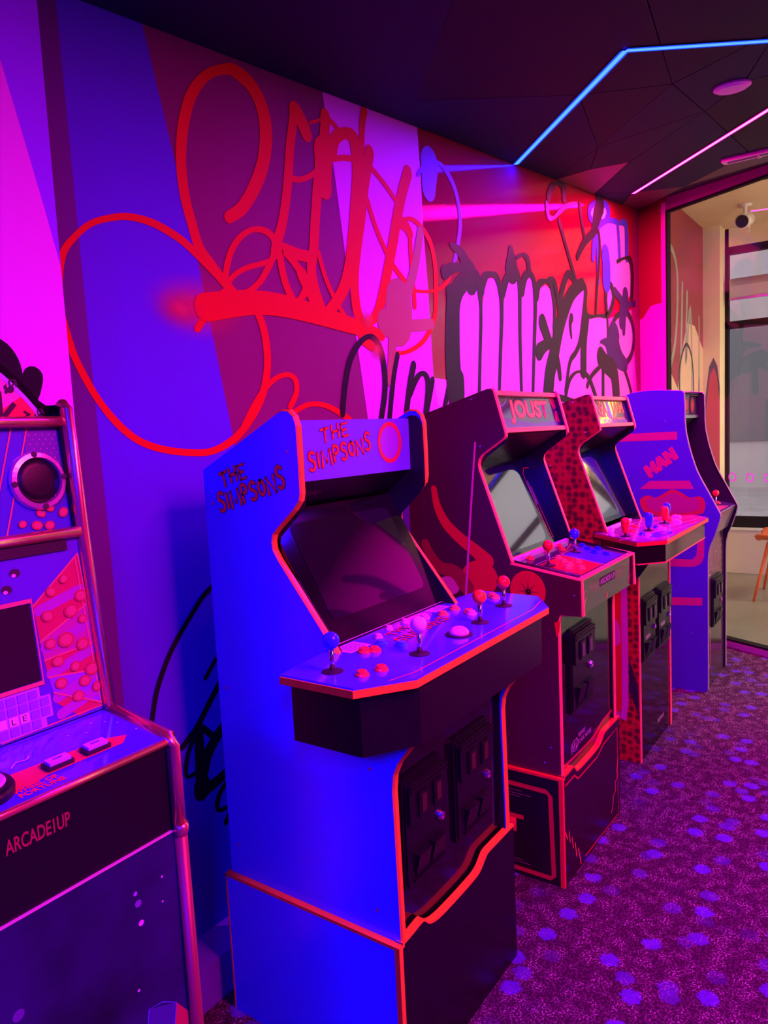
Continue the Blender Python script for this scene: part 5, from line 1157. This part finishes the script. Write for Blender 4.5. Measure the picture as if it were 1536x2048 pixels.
for u, v, r_, a_ in ((.586, .056, .0065, .5), (.585, .026, .008, .7), (.566, .034, .0065, -.4), (.552, .028, .007, -.3), (.524, .016, .006, .4), (.544, .012, .008, 0), (.562, .010, .0075, .2)): coin(UF, up_, u, v, r_, a_)
for cu_ in (.554, .150):
    sp_ = MB().lathe(UF(cu_, .073, 0), UF.n, [(.0405, 0), (.0405, .004), (.0385, .008), (.0325, .0095), (.0312, .004), (.031, .002)], 32).build('speaker', pm('satin_chrome', (.90, .62, .66), .25, metal=.75), cabW, smooth=False)
    MB().lathe(UF(cu_, .073, .002), UF.n, [(.031, 0), (.030, .003), (.02, .0045), (.001, .005)], 28).build('speaker_cone', M_matte, sp_, smooth=True)
    for q in range(4): MB().lathe(UF(cu_ + .0362*math.cos(q*1.5708 + .08), .073 + .0362*math.sin(q*1.5708 + .08), .008), UF.n, [(.004, 0), (.004, .002), (.002, .0022)], 10).build('speaker_bolt', M_ink, sp_)
# lower art panel with screen and letter board
AF = Frame((-W_X, .943 - Y0, .985), (1, 0, 0), (0, .026, .252))
al = math.hypot(.026, .252)
ab = fixn(MB().fbox(AF, W_X + .018, W_X + W_W - .018, 0, al, -.012, 0).build('art_board', pm('violet_art_print', (.09, .03, .42), .28), cabW))
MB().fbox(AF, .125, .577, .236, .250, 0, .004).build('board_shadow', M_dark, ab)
M_goldink = pm('gold_ink', (.62, .24, .14), .35)
M_art = [pm('art_red_print', (.50, .03, .07), .3), pm('art_rose_print', (.42, .06, .22), .3), pm('art_violet_print', (.26, .08, .50), .3)]
segs = [([(.518, .168), (.593, .228), (.596, .155), (.520, .118)], 0), ([(.520, .118), (.596, .155), (.598, .098), (.522, .092)], 1), ([(.522, .092), (.598, .098), (.599, .058), (.524, .068)], 0), ([(.524, .068), (.599, .058), (.601, .008), (.528, .045)], 2), ([(.528, .045), (.601, .008), (.56, .002), (.53, .03)], 0)]
for i, (pl2, c_) in enumerate(segs):
    MB().flat(AF, pl2, .0006).build('art_segment', M_art[c_], ab)
    MB().ribbon(AF, [(pl2[0][0], pl2[0][1], .0022), (pl2[1][0], pl2[1][1], .0022)], .0010, smooth=0).build('gold_line', M_goldink, ab)
    cxm = sum(q[0] for q in pl2)/4; cym = sum(q[1] for q in pl2)/4
    MB().ribbon(AF, [(pl2[3][0] + .004, cym - .008, .014), (pl2[1][0] - .004, cym + .010, .014)], .0008, smooth=0).build('art_beam', pm('beam_pink_print', (.36, .06, .34), .3), ab)
for pts in ([(.593, .228), (.596, .155), (.601, .006)], [(.588, .222), (.590, .155), (.595, .01)], [(.528, .045), (.601, .006), (.45, .003)]):
    MB().ribbon(AF, [(u, v, .0022) for u, v in pts], .0012, smooth=0).build('gold_line', M_goldink, ab)
for u, v, r_, a_ in ((.545, .182, .008, -.4), (.566, .196, .007, .5), (.535, .150, .009, -.3), (.570, .150, .011, .3), (.588, .168, .010, 0), (.533, .112, .0085, .3), (.556, .112, .0125, 0), (.580, .100, .010, .2), (.540, .086, .009, 0), (.564, .072, .008, .4), (.588, .062, .011, .1), (.540, .055, .009, 0), (.575, .048, .009, 0), (.592, .035, .008, .5), (.562, .030, .009, 0), (.585, .135, .007, .3)): coin(AF, ab, u, v, r_, a_, .85)
scr = fixn(MB().prism_f(AF, [(.15, .068), (.512, .068), (.512, .172), (.15, .172)], 0, .003).build('screen', M_screen, cabW))
MB().ribbon(AF, [(.15, .064, .006), (.515, .064, .006), (.515, .176, .006), (.15, .176, .006)], .0036, smooth=0).build('screen_frame', M_goldink, scr)
for u, v in ((.468, .212), (.486, .196), (.500, .216), (.455, .190)):     # small printed stage lamps
    MB().disc(AF, u, v, .0075, .006, .0008, 12).build('stage_lamp', M_ink, ab); MB().disc(AF, u - .002, v - .003, .0032, .0026, .0012, 10).build('lamp_glow', pm('pale_lilac_print', (.66, .45, .80), .3), ab)
bd = fixn(MB().prism_f(AF, [(.15, .004), (.512, .004), (.512, .016), (.522, .016), (.522, .046), (.508, .046), (.508, .060), (.15, .060)], 0, .0022).build('letter_board', pm('lilac_board', (.46, .26, .78), .3), ab))
W_LET = {(2, 1): 'E', (3, 1): 'L', (4, 1): ''}
for c_ in range(7):
    for r_ in range(4):
        if c_ == 0 and r_ in (0, 3): continue
        u0, v0 = .5065 - c_*.0148, .0065 + r_*.0132
        tl_ = MB().prism_f(AF, [(u0, v0), (u0 + .0118, v0), (u0 + .0118, v0 + .0112), (u0, v0 + .0112)], .0022, .0034)
        lit = (c_, r_) in W_LET
        fixn(tl_.build('letter_tile', pm('tile_white', (.80, .62, .82), .3) if lit else pm('tile_violet', (.26, .14, .50), .3), ab))
        if lit and W_LET[(c_, r_)]: text('tile_letter', W_LET[(c_, r_)], M_ink, ab, AF, u0 + .003, v0 + .002, .0075, .006, w=.0037)
# control deck
KF = Frame((-W_X, .808 - Y0, .9672), (1, 0, 0), (0, .135, .0165))
kd = fixn(MB().fbox(KF, W_X + .018, W_X + W_W - .018, 0, .136, -.014, 0).build('control_panel', pm('violet_deck_print', (.055, .03, .72), .14, coat=.5), cabW))
MB().flat(KF, [(.20, .050), (.30, .030), (.43, .024), (.45, .030), (.555, .030), (.572, .046), (.545, .058), (.20, .072)], .0006).build('red_field', pm('deck_red_print', (.66, .03, .08), .2), kd)
for cu_, cv_ in ((.470, .042), (.522, .042)):
    fixn(MB().fbox(KF, cu_ - .017, cu_ + .017, cv_ - .009, cv_ + .009, .0006, .006).build('button_well', M_ink, kd))
    fixn(MB().fbox(KF, cu_ - .014, cu_ + .014, cv_ - .007, cv_ + .007, .006, .010).build('push_button', pm('lilac_key', (.55, .30, .72), .25), kd))
    MB().flat(KF, [(cu_ - .006, cv_ - .001), (cu_ + .006, cv_ - .001), (cu_ + .006, cv_ + .002), (cu_ - .006, cv_ + .002)], .0105).build('button_mark', M_sdeck, kd)
bg = MB().lathe(KF(.378, .046, 0), KF.n, [(.036, 0), (.036, .008), (.034, .011), (.028, .012), (.027, .014), (.001, .015)], 32).build('spin_button', M_matte, kd)
MB().lathe(KF(.378, .046, .0145), KF.n, [(.0265, 0), (.024, .0025), (.001, .003)], 32).build('spin_button_cap', pm('lilac_key', (.55, .30, .72), .25), kd)
for q in range(4): fixn(MB().fbox(KF, .366 + q*.009, .372 + q*.009, .042, .049, .0172, .0178).build('button_mark', M_pinkink, kd))
text('deck_lettering', 'WHEEL OF', M_redink, kd, KF, .402, .0165, .009, .054, bold=.03)
text('deck_lettering', 'FORTUNE', M_redink, kd, KF, .404, .0055, .009, .056, bold=.03)
MB().ribbon(KF, [(.43, .076, .002), (.44, .084, .002), (.452, .082, .002), (.458, .088, .002)], .0008).build('white_mark', M_lilac, kd)
for u, v in ((.575, .10), (.585, .085), (.56, .11), (.54, .09), (.60, .06), (.59, .05), (.52, .10)): MB().disc(KF, u, v, .0015, .0015, .0008, 6).build('star_dot', M_lilac, kd)
MB().tube([(.018, .806 - Y0, .962), (W_W - .018, .806 - Y0, .962)], .005, 10).build('front_trim', M_gold, cabW, smooth=True)
# front panels
f1_ = MB().box(.018, W_W - .018, .806 - Y0, .816 - Y0, .840, .958).build('front_panel', M_matte, cabW)
f2_ = MB().box(.018, W_W - .018, .803 - Y0, .813 - Y0, .0, .8375).build('lower_panel', pm('midnight_print', (.014, .006, .060), .25, vary=.8, vscale=5), cabW)
MB().box(.018, W_W - .018, .8025 - Y0, .813 - Y0, .8376, .8392).build('seam_strip', pm('pale_seam', (.62, .40, .40), .3), cabW)
FW = Frame((-W_X, .806 - Y0, 0), (1, 0, 0), (0, 0, 1))
text('front_lettering', 'ARCADE1UP', pm('dull_red_ink', (.30, .03, .04), .4), f1_, FW, .376, .915, .018, .078, bold=.02)
FL = Frame((-W_X, .803 - Y0, 0), (1, 0, 0), (0, 0, 1))
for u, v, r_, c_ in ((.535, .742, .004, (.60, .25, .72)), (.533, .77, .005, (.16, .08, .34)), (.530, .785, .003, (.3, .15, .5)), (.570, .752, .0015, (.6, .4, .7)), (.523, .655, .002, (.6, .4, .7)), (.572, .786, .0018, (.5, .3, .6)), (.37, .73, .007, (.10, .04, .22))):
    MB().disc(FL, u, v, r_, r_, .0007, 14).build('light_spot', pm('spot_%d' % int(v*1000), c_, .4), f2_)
for pts, c_ in (([(.535, .62), (.578, .60), (.560, .50), (.515, .52)], (.04, .03, .20)), ([(.578, .60), (.606, .56), (.606, .48), (.565, .52)], (.40, .03, .05)), ([(.49, .58), (.512, .60), (.51, .50), (.47, .50)], (.45, .04, .06))):
    MB().flat(FL, pts, .0009).build('printed_wedge', pm('wedgep_%d' % int(pts[0][0]*1000), c_, .35), f2_)
MB().ribbon(FL, [(.515, .52, .0015), (.535, .62, .0015), (.556, .616, .0015), (.578, .60, .0015), (.56, .50, .0015)], .0012, smooth=0).build('wedge_line', pm('blue_line_ink', (.10, .10, .6), .35), f2_)
for z0, z1 in ((.838, .842),): 
    MB().lathe((W_W - .009, .803 - Y0 - .004, .838), (0, -.3, 1), [(.009, -.012), (.011, 0), (.009, .010)], 12).build('trim_knuckle', M_gold, cabW, smooth=True)
